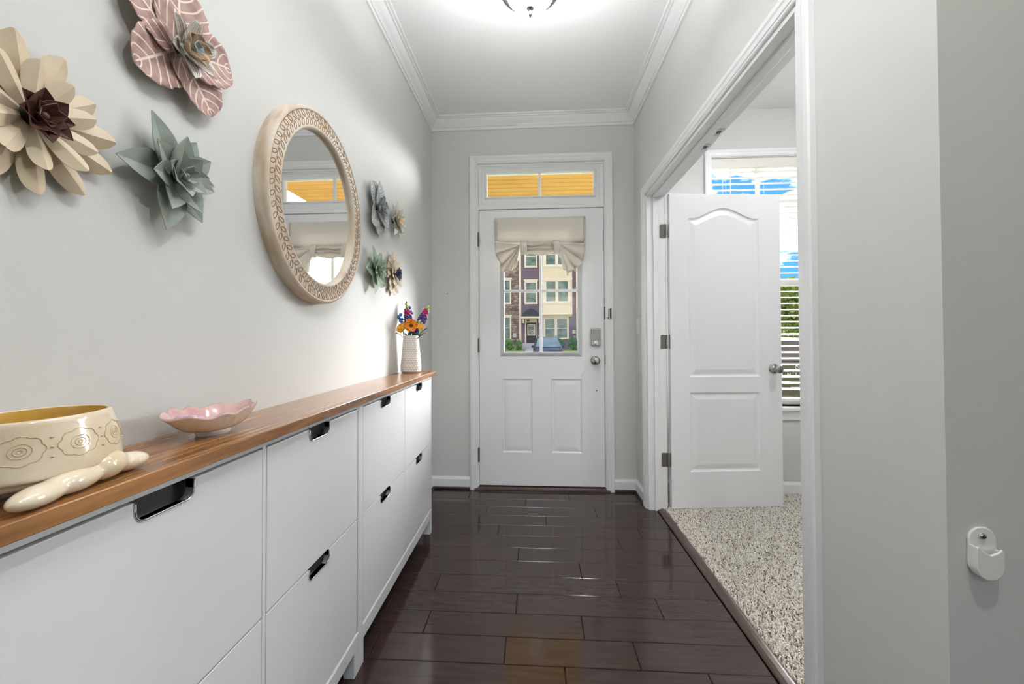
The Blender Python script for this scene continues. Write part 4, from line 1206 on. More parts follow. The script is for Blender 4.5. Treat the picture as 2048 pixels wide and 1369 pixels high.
# ------------------------------------------------------------------ white wall cup on the near wall face
wc = empty('wall_cup_bracket', (1.553, -2.185, 0.742), label='white plastic wall bracket with screw on the shaded right wall face', cat='bracket')
WPL = mat('white_bracket_plastic', srgb(240, 240, 236), 0.3, subs=0.05)
bxc, bzc, byw = 1.5515, 0.744, -2.185
SL = rrect(0.046, 0.084, 0.0225, 8)
bevel(G().prism(SL, lambda u, v, s: (bxc + u, byw - (0.0045 if s else 0.0), bzc + v)).mk('back_plate', WPL, wc), 0.0015)
# cup wall: half shell around the lower part, open at the top
P = []
for q in range(25):
    a = PI + PI * q / 24; P.append((0.0225 * math.cos(a), -0.0215 + 0.0225 * math.sin(a)))
outl = [(-0.0225, 0.012)] + P + [(0.0225, 0.004)]
V = []; F = []
n_ = len(outl)
for (sc, yy) in ((1.0, -0.003), (1.0, -0.015), (0.86, -0.015), (0.86, -0.003)):
    for u, v in outl: V.append((bxc + u * sc, byw + yy, bzc + (v if v > -0.0215 else -0.0215 + (v + 0.0215) * sc)))
for r in range(3):
    for i in range(n_ - 1): F.append((r * n_ + i, r * n_ + i + 1, (r + 1) * n_ + i + 1, (r + 1) * n_ + i))
for i in (0, n_ - 1): F.append((i, n_ + i, 2 * n_ + i, 3 * n_ + i))
mk('cup_wall', V, F, WPL, wc)
fp = [(-0.0225, 0.012)] + P + [(0.0225, 0.004), (0.019, 0.010), (0.013, 0.004), (0.0, -0.001), (-0.012, 0.006), (-0.018, 0.014)]
bevel(G().prism(fp, lambda u, v, s: (bxc + u, byw - (0.0175 if s else 0.0140), bzc + v)).mk('cup_front', WPL, wc), 0.0015)
gg = G().lathe([(0.0, 0.0), (0.0062, 0.0), (0.0060, -0.0022), (0.0035, -0.0034), (0.0, -0.0036)], (0, 0, 0), 16)
sc_ = mk('screw', [(x + bxc - 0.001, z + byw - 0.0045, y + bzc + 0.027) for x, y, z in gg.V], gg.F, CHROME, wc, smooth=True)
g = G(); g.box(bxc - 0.0045, bxc + 0.0025, byw - 0.0084, byw - 0.0077, bzc + 0.0264, bzc + 0.0276); g.box(bxc - 0.0016, bxc - 0.0004, byw - 0.0084, byw - 0.0077, bzc + 0.0235, bzc + 0.0305)
g.mk('screw_slot', DARK, sc_)

# ------------------------------------------------------------------ lamps
def dome(name, x, y, strength, colr, lab, drop=0.0, k=1.0, up=0.0):
    r = empty(name, (x, y, CZ), label=lab, cat='ceiling light')
    z0 = CZ - drop
    sc = lambda P: [(a * k, b * k) for a, b in P]
    if drop:
        G().lathe([(0.0, 0.0), (0.065, 0.0), (0.062, -0.012), (0.02, -0.022), (0.0, -0.022)], (x, y, CZ), 32).mk('canopy', NICKEL, r, smooth=True)
        G().tube([(x, y, CZ - 0.02), (x, y, z0 - 0.05)], 0.006, 10).mk('stem', NICKEL, r, smooth=True)
        G().lathe(sc([(0.118, -0.050), (0.137, -0.044), (0.137, -0.051), (0.131, -0.056), (0.120, -0.054), (0.112, -0.050)]), (x, y, z0), 56).mk('metal_ring', NICKEL, r, smooth=True)
        G().lathe(sc([(0.112, -0.052), (0.080, -0.040), (0.040, -0.034), (0.010, -0.033)]), (x, y, z0), 48).mk('bulb_diffuser', mat('dome_diffuser', (1, 1, 1), 0.5, emit=colr, estr=up), r, smooth=True)
    else:
        G().lathe([(0.0, 0.0), (0.085, 0.0), (0.100, -0.010), (0.128, -0.030), (0.137, -0.040), (0.137, -0.050), (0.131, -0.056), (0.120, -0.054), (0.112, -0.048)], (x, y, CZ), 56).mk('metal_ring', NICKEL, r, smooth=True)
    gm = mat('dome_glass', srgb(250, 248, 240), 0.25, emit=colr, estr=strength)
    G().lathe(sc([(0.112, -0.048), (0.110, -0.062), (0.102, -0.082), (0.085, -0.102), (0.060, -0.118), (0.032, -0.127), (0.010, -0.129), (0.0, -0.129)]), (x, y, z0), 56).mk('glass_bowl', gm, r, smooth=True)
    G().lathe(sc([(0.0, -0.127), (0.0165, -0.1285), (0.0180, -0.134), (0.012, -0.139), (0.006, -0.143), (0.0055, -0.152), (0.008, -0.156), (0.008, -0.164), (0.004, -0.171), (0.0, -0.172)]), (x, y, z0), 24).mk('finial', NICKEL, r, smooth=True)
    return r
dome('ceiling_lamp', 0.7547, -1.510, HALL_GLASS, (0.985, 0.993, 1.0, 1), 'white glass bowl lamp with nickel finial below the hall ceiling', 0.324, 0.80, HALL_UP)
dome('ceiling_lamp', 2.50, -1.20, ROOM_GLASS, (0.98, 0.992, 1.0, 1), 'white glass dome lamp on the side room ceiling, hidden by the wall')
def pendant(x, y, zr, glass, upl):  # added lamp, out of view, brightens the near walls and ceiling
    r = empty('added_pendant_lamp', (x, y, CZ), label='added frosted bowl pendant over the hall, above the frame, for extra light', cat='ceiling light')
    G().lathe([(0.0, 0.0), (0.065, 0.0), (0.062, -0.012), (0.02, -0.022), (0.0, -0.022)], (x, y, CZ), 32).mk('canopy', NICKEL, r, smooth=True)
    G().tube([(x, y, CZ - 0.02), (x, y, zr - 0.10)], 0.006, 10).mk('stem', NICKEL, r, smooth=True)
    G().lathe([(0.205, 0.0), (0.200, -0.004), (0.185, -0.040), (0.150, -0.078), (0.095, -0.105), (0.040, -0.117), (0.0, -0.119)], (x, y, zr), 56).mk('glass_bowl', mat('pendant_glass', srgb(250, 248, 242), 0.3, emit=(0.98, 0.992, 1.0, 1), estr=glass), r, smooth=True)
    G().lathe([(0.195, -0.010), (0.150, 0.004), (0.080, 0.016), (0.012, 0.020)], (x, y, zr), 48).mk('bulb_diffuser', mat('pendant_diffuser', (1, 1, 1), 0.5, emit=(0.98, 0.992, 1.0, 1), estr=upl), r, smooth=True)
pendant(0.752, -2.12, 2.36, NEAR_GLASS, NEAR_UP)
def can(x, y, watts, lab, spread=150):
    r = empty('recessed_light', (x, y, CZ), label=lab, cat='ceiling light', group='recessed lights behind the camera')
    G().lathe([(0.045, 0.030), (0.070, -0.001), (0.085, -0.004), (0.088, 0.0)], (x, y, CZ), 32).mk('trim_ring', TRIM, r, smooth=True)
    ld = bpy.data.lights.new('recessed_bulb', 'AREA'); ld.shape = 'DISK'; ld.size = 0.06; ld.energy = watts; ld.color = (1, 0.98, 0.95); ld.spread = math.radians(spread)
    lo = bpy.data.objects.new('recessed_bulb', ld); col.objects.link(lo); lo.parent = r; lo.location = (0, 0, -0.006)
can(1.30, -2.78, CAN_WATTS, 'recessed ceiling light nearest the wall corner')
can(0.90, -4.6, BACK_WATTS, 'added recessed ceiling light further back over the hall')  # added out of view to raise the light from behind
can(2.90, -4.6, BACK_WATTS, 'added recessed ceiling light further back on the right')  # likewise an added, unseen fill light

# patio door behind the camera
pd = struct(empty('door_3', (2.1, -7.28, 0.05)), 'glazed patio door behind the camera', 'door')
V, F = slab_holes([0.9, 3.3], [0.05, 2.2], [(0.98, 2.06, 0.15, 2.12), (2.14, 3.22, 0.15, 2.12)], lambda u, v, s: (u, -7.30 if s == 0 else -7.25, v))
mk('door_frame', V, F, TRIM, pd)
boxo('pane', 0.98, 2.06, -7.28, -7.275, 0.15, 2.12, GLASS, pd); boxo('pane', 2.14, 3.22, -7.28, -7.275, 0.15, 2.12, GLASS, pd)

# ------------------------------------------------------------------ porch
SOFF = mat('tan_soffit_vinyl', srgb(200, 146, 70), 0.5, c2=srgb(192, 138, 62), nscale=3)
pc = struct(empty('porch_ceiling', (0.8, 1.0, 2.74)), 'tan board porch ceiling seen through the transom', 'porch')
y = 0.17
while y < 2.35:
    G().prism([(y, 2.745), (y, 2.762), (y + 0.113, 2.762), (y + 0.113, 2.757), (y + 0.096, 2.757), (y + 0.092, 2.742), (y + 0.006, 2.742)], lambda u, v, s_: (-1.1 if s_ == 0 else 2.0, u, v)).mk('soffit_board', SOFF, pc)
    y += 0.113
boxo('soffit_backing', -1.1, 2.0, 0.16, 2.37, 2.764, 2.80, mat('soffit_groove', srgb(130, 96, 44), 0.7), pc)
struct(boxo('porch_beam', -1.1, 2.0, 2.30, 2.45, 2.56, 2.80, TRIM), 'white beam at the front of the porch', 'porch')
for x in (-1.0, 1.86):
    struct(boxo('porch_post', x - 0.06, x + 0.06, 2.32, 2.44, -0.10, 2.56, TRIM), ('white porch post left of the front door view', 'white porch post right of the front door view')[x > 0], 'porch')
CONC = mat('pale_concrete', srgb(190, 184, 174), 0.85, c2=srgb(172, 166, 156), nscale=6)
struct(boxo('porch_slab', -1.1, 2.0, 0.16, 2.45, -0.30, -0.10, CONC), 'concrete porch slab outside the front door', 'porch')
struct(boxo('porch_step', -0.2, 1.6, 2.45, 2.85, -0.60, -0.28, CONC), 'concrete step in front of the porch', 'porch')
ln = empty('added_porch_lantern', (1.62, 0.16, 1.75), label='added warm porch lantern, unseen on the outside wall beside the front door', cat='lantern')  # added out of view to light the porch ceiling
LB = mat('lantern_black', (0.02, 0.02, 0.02), 0.4)
boxo('bracket', 1.58, 1.66, 0.16, 0.18, 1.70, 1.86, LB, ln, 0.004); boxo('arm', 1.61, 1.63, 0.18, 0.27, 1.80, 1.82, LB, ln)
G().lathe([(0.0, 0.14), (0.03, 0.12), (0.075, 0.08), (0.075, 0.075), (0.0, 0.075)], (1.62, 0.30, 1.62), 6).mk('lantern_cap', LB, ln)
g = G()
for k in range(6):
    a = 2 * PI * k / 6; g.tube([(1.62 + 0.066 * math.cos(a), 0.30 + 0.066 * math.sin(a), 1.70), (1.62 + 0.045 * math.cos(a), 0.30 + 0.045 * math.sin(a), 1.53)], 0.004, 5)
g.lathe([(0.0, -0.10), (0.05, -0.09), (0.05, -0.08), (0.0, -0.08)], (1.62, 0.30, 1.62), 6)
g.mk('lantern_cage', LB, ln)
bm_ = mat('warm_bulb', (1, 0.9, 0.7), 0.4, emit=(1.0, 0.78, 0.45, 1), estr=30.0)
G().ellipsoid((1.62, 0.30, 1.60), (0.03, 0.03, 0.045), 14, 8).mk('bulb', bm_, ln, smooth=True)

# ------------------------------------------------------------------ outdoors
GRASS = mat('lawn_grass', srgb(108, 138, 58), 0.9, c2=srgb(150, 168, 84), nscale=5, ndetail=8, bump=0.6, bscale=40)
ASPH = mat('street_asphalt', srgb(120, 120, 120), 0.85, c2=srgb(105, 105, 106), nscale=2)
V, F = [], []
rows = [(-60, -0.60), (2.4, -0.60), (4.5, -0.66), (13, -0.68), (26.5, -0.68), (26.6, -0.55), (28, -0.50), (31, -0.20), (90, -0.15)]
V = [(x, y, z) for y, z in rows for x in (-70, 90)]
F = [(2 * i, 2 * i + 1, 2 * i + 3, 2 * i + 2) for i in range(len(rows) - 1)]
struct(mk('lawn', V, F, GRASS), 'green lawn in front of the houses', 'lawn')
struct(boxo('street', -70, 90, 15.0, 26.4, -0.70, -0.66, ASPH), 'grey street between the houses', 'street')
struct(boxo('sidewalk', -70, 90, 26.4, 27.9, -0.60, -0.48, CONC), 'pale sidewalk along the far side of the street', 'sidewalk')
struct(boxo('driveway', 4.6, 8.6, 4.0, 15.0, -0.70, -0.645, CONC), 'pale driveway under the dark parked vehicle', 'driveway')

LAP = 0.115
def siding(name, x0, x1, yf, z0, z1, m, parent):
    V = []; F = []; z = z0; b = 0
    while z < z1:
        zt = min(z + LAP, z1); b = len(V)
        V += [(x0, yf - 0.022, z), (x1, yf - 0.022, z), (x1, yf, zt), (x0, yf, zt), (x0, yf, z), (x1, yf, z)]
        F += [(b, b + 1, b + 2, b + 3), (b, b + 4, b + 5, b + 1)]
        z += LAP
    return mk(name, V, F, m, parent)
TRIMC = mat('cream_house_trim', srgb(246, 220, 186), 0.6)
CREAMW = mat('cream_panel', srgb(240, 208, 166), 0.65)
PURPLE = mat('purple_siding', srgb(126, 100, 104), 0.6)
SLATEB = mat('slate_siding', srgb(88, 86, 94), 0.6)
ROOFM = mat('dark_shingle', srgb(72, 70, 72), 0.85, c2=srgb(88, 84, 84), nscale=30)
BLACKM = mat('black_awning', srgb(54, 54, 58), 0.45)
GLASSD = mat('far_window_glass', srgb(92, 100, 88), 0.15, c2=srgb(140, 148, 128), nscale=1.6, spec=0.25)
SHEER = mat('window_sheer', srgb(206, 212, 196), 0.6)
def stone_mat():
    m = bpy.data.materials.new('field_stone'); m.use_nodes = True
    t = m.node_tree; b = t.nodes['Principled BSDF']; L = t.links.new
    tc_ = t.nodes.new('ShaderNodeTexCoord'); mp_ = t.nodes.new('ShaderNodeMapping'); mp_.inputs['Rotation'].default_value = (PI / 2, 0, 0)
    br = t.nodes.new('ShaderNodeTexBrick'); br.offset = 0.37; br.squash = 1.4; br.squash_frequency = 3
    br.inputs['Scale'].default_value = 1.0; br.inputs['Brick Width'].default_value = 0.42; br.inputs['Row Height'].default_value = 0.21; br.inputs['Mortar Size'].default_value = 0.018
    br.inputs['Color1'].default_value = srgb(150, 112, 92); br.inputs['Color2'].default_value = srgb(196, 170, 150); br.inputs['Mortar'].default_value = srgb(120, 104, 96); br.inputs['Bias'].default_value = -0.1
    nz_ = t.nodes.new('ShaderNodeTexNoise'); nz_.inputs['Scale'].default_value = 3.0; nz_.inputs['Detail'].default_value = 5
    mi = t.nodes.new('ShaderNodeMix'); mi.data_type = 'RGBA'; mi.blend_type = 'MULTIPLY'; mi.inputs[0].default_value = 0.7
    ra = t.nodes.new('ShaderNodeValToRGB'); ra.color_ramp.elements[0].position = 0.38; ra.color_ramp.elements[0].color = (0.35, 0.28, 0.27, 1); ra.color_ramp.elements[1].position = 0.6; ra.color_ramp.elements[1].color = (1, 0.97, 0.95, 1)
    L(tc_.outputs['Object'], mp_.inputs['Vector']); L(mp_.outputs['Vector'], br.inputs['Vector']); L(tc_.outputs['Object'], nz_.inputs['Vector']); L(nz_.outputs['Fac'], ra.inputs['Fac'])
    L(br.outputs['Color'], mi.inputs[6]); L(ra.outputs['Color'], mi.inputs[7]); L(mi.outputs[2], b.inputs['Base Color'])
    bu = t.nodes.new('ShaderNodeBump'); bu.inputs['Strength'].default_value = 0.8; bu.inputs['Distance'].default_value = 0.05; bu.invert = True
    L(br.outputs['Fac'], bu.inputs['Height']); L(bu.outputs[0], b.inputs['Normal']); b.inputs['Roughness'].default_value = 0.9
    return m
STONE = stone_mat()
def hwin(parent, tx0, tx1, tz0, tz1, yf, panes, rail=True, tm=None):
    """trimmed window: trim boards, panes [(x0,x1,z0,z1)]"""
    tm = tm or TRIMC
    hs = panes
    V, F = slab_holes([tx0, tx1], [tz0, tz1], hs, lambda u, v, s: (u, yf - 0.07 if s == 0 else yf, v))
    w = mk('window', V, F, tm, parent)
    boxo('window_head', tx0 - 0.06, tx1 + 0.06, yf - 0.11, yf, tz1 - 0.02, tz1 + 0.10, tm, w)
    for (a, b, c, d) in hs:
        zm = (c + d) / 2
        boxo('pane', a, b, yf - 0.03, yf - 0.02, c, zm, GLASSD, w); boxo('pane', a, b, yf - 0.025, yf - 0.015, zm, d, GLASSD, w)
        if rail: boxo('meeting_rail', a, b, yf - 0.05, yf - 0.01, zm - 0.03, zm + 0.03, tm, w)
# stone-faced house
hA = empty('stone_house', (-5.0, 36, -0.2), label='stone-faced townhouse at the left of the front door glass', cat='house')
boxo('wall', -10.0, -0.69, 36.0, 46, -0.3, 10.6, STONE, hA)
boxo('corner_board', -0.70, -0.50, 35.93, 36.2, -0.3, 10.6, TRIMC, hA)
for x0 in (-2.62, -5.6, -8.4):
    for z0, z1 in ((0.72, 3.06), (4.20, 6.66), (7.75, 10.0)):
        hwin(hA, x0, x0 + 1.16, z0, z1, 36.0, [(x0 + 0.14, x0 + 1.02, z0 + 0.16, z1 - 0.16)])
G().prism([(35.5, 10.6), (46.5, 10.6), (41, 13.4)], lambda u, v, s: (-10.2 if s == 0 else -0.5, u, v)).mk('roof', ROOFM, hA)
ub = boxo('utility_box', -1.32, -0.98, 35.86, 36.0, 0.95, 1.35, mat('meter_grey', srgb(196, 186, 164), 0.6), hA)
G().tube([(-0.86, 35.93, -0.2), (-0.86, 35.93, 0.75)], 0.09, 8).mk('meter_pipe', mat('meter_pipe', srgb(170, 172, 170), 0.5), hA)
# purple house with the cream bay
hB = empty('purple_house', (2.2, 36, -0.2), label='purple-sided townhouse with cream bay and arched awning', cat='house')
boxo('wall', -0.50, 4.95, 36.02, 46, -0.3, 10.6, PURPLE, hB)
siding('siding', -0.50, 4.95, 36.02, -0.2, 10.5, PURPLE, hB)
G().prism([(35.3, 10.6), (46.5, 10.6), (41, 13.4)], lambda u, v, s: (-0.48 if s == 0 else 4.98, u, v)).mk('roof', ROOFM, hB)
boxo('corner_board', 4.80, 4.96, 35.95, 36.2, -0.3, 10.6, TRIMC, hB)
hwin(hB, -0.17, 1.10, 4.18, 6.50, 36.0, [(0.0, 0.93, 4.36, 6.27)]); hwin(hB, -0.17, 1.10, 7.75, 10.0, 36.0, [(0.0, 0.93, 7.93, 9.8)])
bay = boxo('bay', 1.57, 4.37, 35.30, 36.05, 3.13, 10.4, CREAMW, hB)
for (x0, x1) in ((1.64, 4.21),):
    hwin(hB, x0, x1, 4.22, 6.36, 35.30, [(1.91, 2.78, 4.40, 6.27), (3.05, 3.96, 4.40, 6.27)])
    hwin(hB, x0, x1, 7.72, 10.0, 35.30, [(1.91, 2.78, 7.90, 9.85), (3.05, 3.96, 7.90, 9.85)])
for z in (3.13, 4.12, 6.50, 7.62): boxo('bay_band', 1.54, 4.40, 35.26, 35.30, z, z + 0.09, TRIMC, hB)
for x in (1.57, 2.87, 4.27): boxo('bay_batten', x, x + 0.07, 35.27, 35.30, 3.2, 10.3, TRIMC, hB)
hwin(hB, 1.63, 4.08, 0.80, 3.0, 36.0, [(1.82, 2.73, 0.92, 2.76), (2.96, 3.91, 0.92, 2.76)])
boxo('bay_shadow_board', 1.57, 4.37, 35.9, 36.0, 2.98, 3.14, TRIMC, hB)
# door, surround, awning
boxo('door_surround', -0.15, 1.05, 35.93, 36.05, 0.30, 2.86, TRIMC, hB)
BRD = mat('dark_front_door', srgb(62, 46, 42), 0.45)
dd = boxo('front_door', -0.02, 0.97, 35.90, 35.95, 0.42, 2.41, BRD, hB)
boxo('door_glass_frame', 0.10, 0.84, 35.885, 35.905, 1.16, 2.25, TRIMC, dd); boxo('door_glass', 0.17, 0.77, 35.875, 35.90, 1.24, 2.18, mat('door_glass_dark', srgb(92, 70, 60), 0.2, c2=srgb(150, 140, 120), nscale=6), dd)
for x in (0.13, 0.53): boxo('door_panel', x, x + 0.30, 35.885, 35.905, 0.55, 1.05, BRD, dd)
# wreath of leaves and flowers on the far door
g = G()
for k in range(26):
    a = k * 0.5; rr = 0.13 + 0.05 * math.sin(k * 2.3); g.ellipsoid((0.55 + rr * math.cos(a), 35.86, 1.55 + rr * math.sin(a)), (0.05, 0.03, 0.05), 6, 4)
g.mk('door_wreath', mat('wreath', srgb(120, 128, 104), 0.8, c2=srgb(214, 190, 186), island=True), dd)
boxo('house_number_plate', 0.04, 0.31, 35.90, 35.93, 2.53, 2.71, mat('number_plate', srgb(84, 74, 62), 0.5), hB)
boxo('awning_beam', -0.45, 1.35, 34.9, 36.0, 2.78, 2.97, TRIMC, hB)
for x in (-0.36, 1.16): boxo('awning_bracket', x, x + 0.14, 35.2, 35.98, 2.35, 2.78, TRIMC, hB)
n = 14; P = [(-0.45, 2.97)] + [(-0.45 + 1.8 * i / n, 2.97 + 0.02 + 0.72 * math.sin(PI * i / n) ** 0.9) for i in range(n + 1)] + [(1.35, 2.97)]
aw = G().prism(P, lambda u, v, s: (u, 34.85 if s == 0 else 36.0, v)).mk('arched_awning', BLACKM, hB)
for k in range(1, 6):
    i = k * n / 6; x = -0.45 + 1.8 * i / n; z = 2.97 + 0.72 * math.sin(PI * i / n) ** 0.9
    boxo('awning_seam', x - 0.015, x + 0.015, 34.83, 36.0, 2.98, z + 0.04, BLACKM, aw)
boxo('stoop', -0.5, 1.4, 34.4, 36.0, -0.3, 0.41, CONC, hB)
boxo('stoop_step', -0.3, 1.2, 33.9, 34.4, -0.3, 0.10, CONC, hB)
boxo('meter_box', 4.42, 4.72, 35.86, 36.0, 1.31, 1.68, mat('meter_tan', srgb(206, 190, 150), 0.6), hB)
G().tube([(4.62, 35.93, -0.2), (4.62, 35.93, 1.1)], 0.10, 8).mk('meter_pipe', CONC, hB)
# slate house further right
hC = empty('slate_house', (9.0, 37, -0.2), label='slate-sided townhouse right of the purple house', cat='house')
boxo('wall', 5.06, 14.0, 36.4, 46, -0.3, 10.6, SLATEB, hC)
siding('siding', 5.06, 14.0, 36.4, -0.2, 10.5, SLATEB, hC)
G().prism([(35.9, 10.6), (46.5, 10.6), (41, 13.4)], lambda u, v, s: (5.06 if s == 0 else 14.2, u, v)).mk('roof', ROOFM, hC)
for x0 in (6.2, 8.7, 11.2):
    for z0, z1 in ((0.72, 3.06), (4.20, 6.5), (7.75, 10.0)):
        hwin(hC, x0, x0 + 1.2, z0, z1, 36.4, [(x0 + 0.15, x0 + 1.05, z0 + 0.16, z1 - 0.16)])
# walk to the far door
struct(boxo('front_walk', 0.0, 1.0, 27.9, 33.9, -0.6, -0.12, CONC), 'pale front walk to the purple house', 'path')

# ------------------------------------------------------------------ planting
def leaf_mat(name, a, b): return mat(name, a, 0.6, c2=b, island=True, lo=0.1, hi=0.9, spec=0.2, transl=0.2)
LEAF1 = leaf_mat('shrub_leaf', srgb(116, 146, 80), srgb(172, 192, 124))
LEAF2 = leaf_mat('shrub_leaf_dark', srgb(96, 128, 82), srgb(150, 172, 118))
LEAF3 = leaf_mat('tree_leaf', srgb(112, 128, 46), srgb(172, 176, 84))
BARK = mat('bark', srgb(96, 80, 66), 0.9)
def leaves(blobs, n, size, seed):
    rnd = random.Random(seed); V = []; F = []
    for i in range(n):
        c, r = blobs[rnd.randrange(len(blobs))]
        while True:
            p = Vector((rnd.uniform(-1, 1), rnd.uniform(-1, 1), rnd.uniform(-1, 1)))
            if 0.45 < p.length < 1: break
        p = Vector((c[0] + p.x * r[0], c[1] + p.y * r[1], c[2] + p.z * r[2]))
        d = Vector((rnd.gauss(0, 1), rnd.gauss(0, 1), rnd.gauss(0, 1))).normalized(); s = d.orthogonal().normalized()
        s = Matrix.Rotation(rnd.uniform(0, 6.28), 3, d) @ s; l = size * rnd.uniform(.7, 1.3); b = len(V)
        V += [p, p + d * l * .5 + s * l * .3, p + d * l, p + d * l * .5 - s * l * .3]; F.append((b, b + 1, b + 2, b + 3))
    return V, F
def bush(x, y, z, rx, ry, rz, lab, m, seed, n=1500):
    r = empty('shrub', (x, y, z), label=lab, cat='shrub', group='shrubs in front of the far houses')
    rnd = random.Random(seed)
    bl = [((x + rnd.uniform(-.6, .6) * rx, y + rnd.uniform(-.4, .4) * ry, z + rz * rnd.uniform(.7, 1.1)), (rx * .55, ry * .6, rz * .8)) for k in range(7)]
    V, F = leaves(bl, n, 0.11, seed)
    o = mk('foliage', [tuple(v) for v in V], F, m, r); o['kind'] = 'stuff'
    g = G()
    for k in range(5):
        a = k * 1.26; g.tube([(x, y, z), (x + rx * .5 * math.cos(a), y + ry * .5 * math.sin(a), z + rz * 1.2)], [0.035, 0.01], 5)
    g.mk('stem', BARK, r)
bush(-1.45, 33.4, -0.25, 0.46, 0.6, 0.64, 'green shrub at the foot of the stone house, left of the walk', LEAF1, 11)
bush(-2.58, 33.5, -0.25, 0.46, 0.6, 0.52, 'green shrub at the far left under the stone house window', LEAF1, 12)
bush(-0.66, 33.2, -0.25, 0.30, 0.5, 0.56, 'small green shrub beside the walk of the purple house', LEAF1, 15, 900)
bush(3.12, 33.5, -0.25, 0.46, 0.6, 0.66, 'dark green shrub under the ground floor windows of the purple house', LEAF2, 13)
bush(4.25, 33.4, -0.25, 0.46, 0.6, 0.70, 'dark green shrub at the right end of the purple house', LEAF2, 14)
def tree(x, y, z, h, R, lab, seed, n=5000, m=LEAF3):
    r = empty('tree', (x, y, z), label=lab, cat='tree', group='trees beyond the side room window')
    rnd = random.Random(seed)
    g = G(); g.tube([(x, y, z), (x + .1, y, z + h * .35), (x - .05, y + .1, z + h * .7)], [0.16, 0.11, 0.05], 8)
    for k in range(6):
        a = k * 1.05; z0 = z + h * (.3 + .06 * k)
        g.tube([(x, y, z0), (x + R * .6 * math.cos(a), y + R * .6 * math.sin(a), z0 + h * .2)], [0.06, 0.02], 6)
    g.mk('trunk', BARK, r, smooth=True)
    bl = []
    for k in range(12):
        a = rnd.uniform(0, 6.28); d = rnd.uniform(.2, .75) * R
        bl.append(((x + d * math.cos(a), y + d * math.sin(a), z + h * rnd.uniform(.38, .9)), (R * .5, R * .5, h * .16)))
    V, F = leaves(bl, n, 0.20, seed); o = mk('foliage', [tuple(v) for v in V], F, m, r); o['kind'] = 'stuff'
tree(13.3, 16.5, -0.6, 4.3, 1.7, 'yellow-green tree outside the side room window, above the dark vehicle', 21)
tree(18.5, 20.0, -0.6, 5.2, 2.4, 'yellow-green tree further right outside the side room window', 22)
tree(30.0, 36.0, -0.3, 6.5, 3.2, 'distant green tree behind the tan building', 23, 4000)
hD = empty('tan_building', (20, 34, -0.2), label='tan building behind the trees seen between blind slats', cat='house')
TANW = mat('tan_wall', srgb(214, 188, 156), 0.7)
boxo('wall', 17.2, 23.5, 28.0, 36.0, -0.3, 3.2, TANW, hD)
G().prism([(27.4, 3.2), (36.6, 3.2), (32, 5.6)], lambda u, v, s: (16.8 if s == 0 else 23.9, u, v)).mk('roof', mat('grey_roof', srgb(140, 126, 116), 0.8), hD)
for x0 in (18.2, 20.4): hwin(hD, x0, x0 + 1.1, 0.9, 2.5, 28.0, [(x0 + .12, x0 + .98, 1.02, 2.38)])

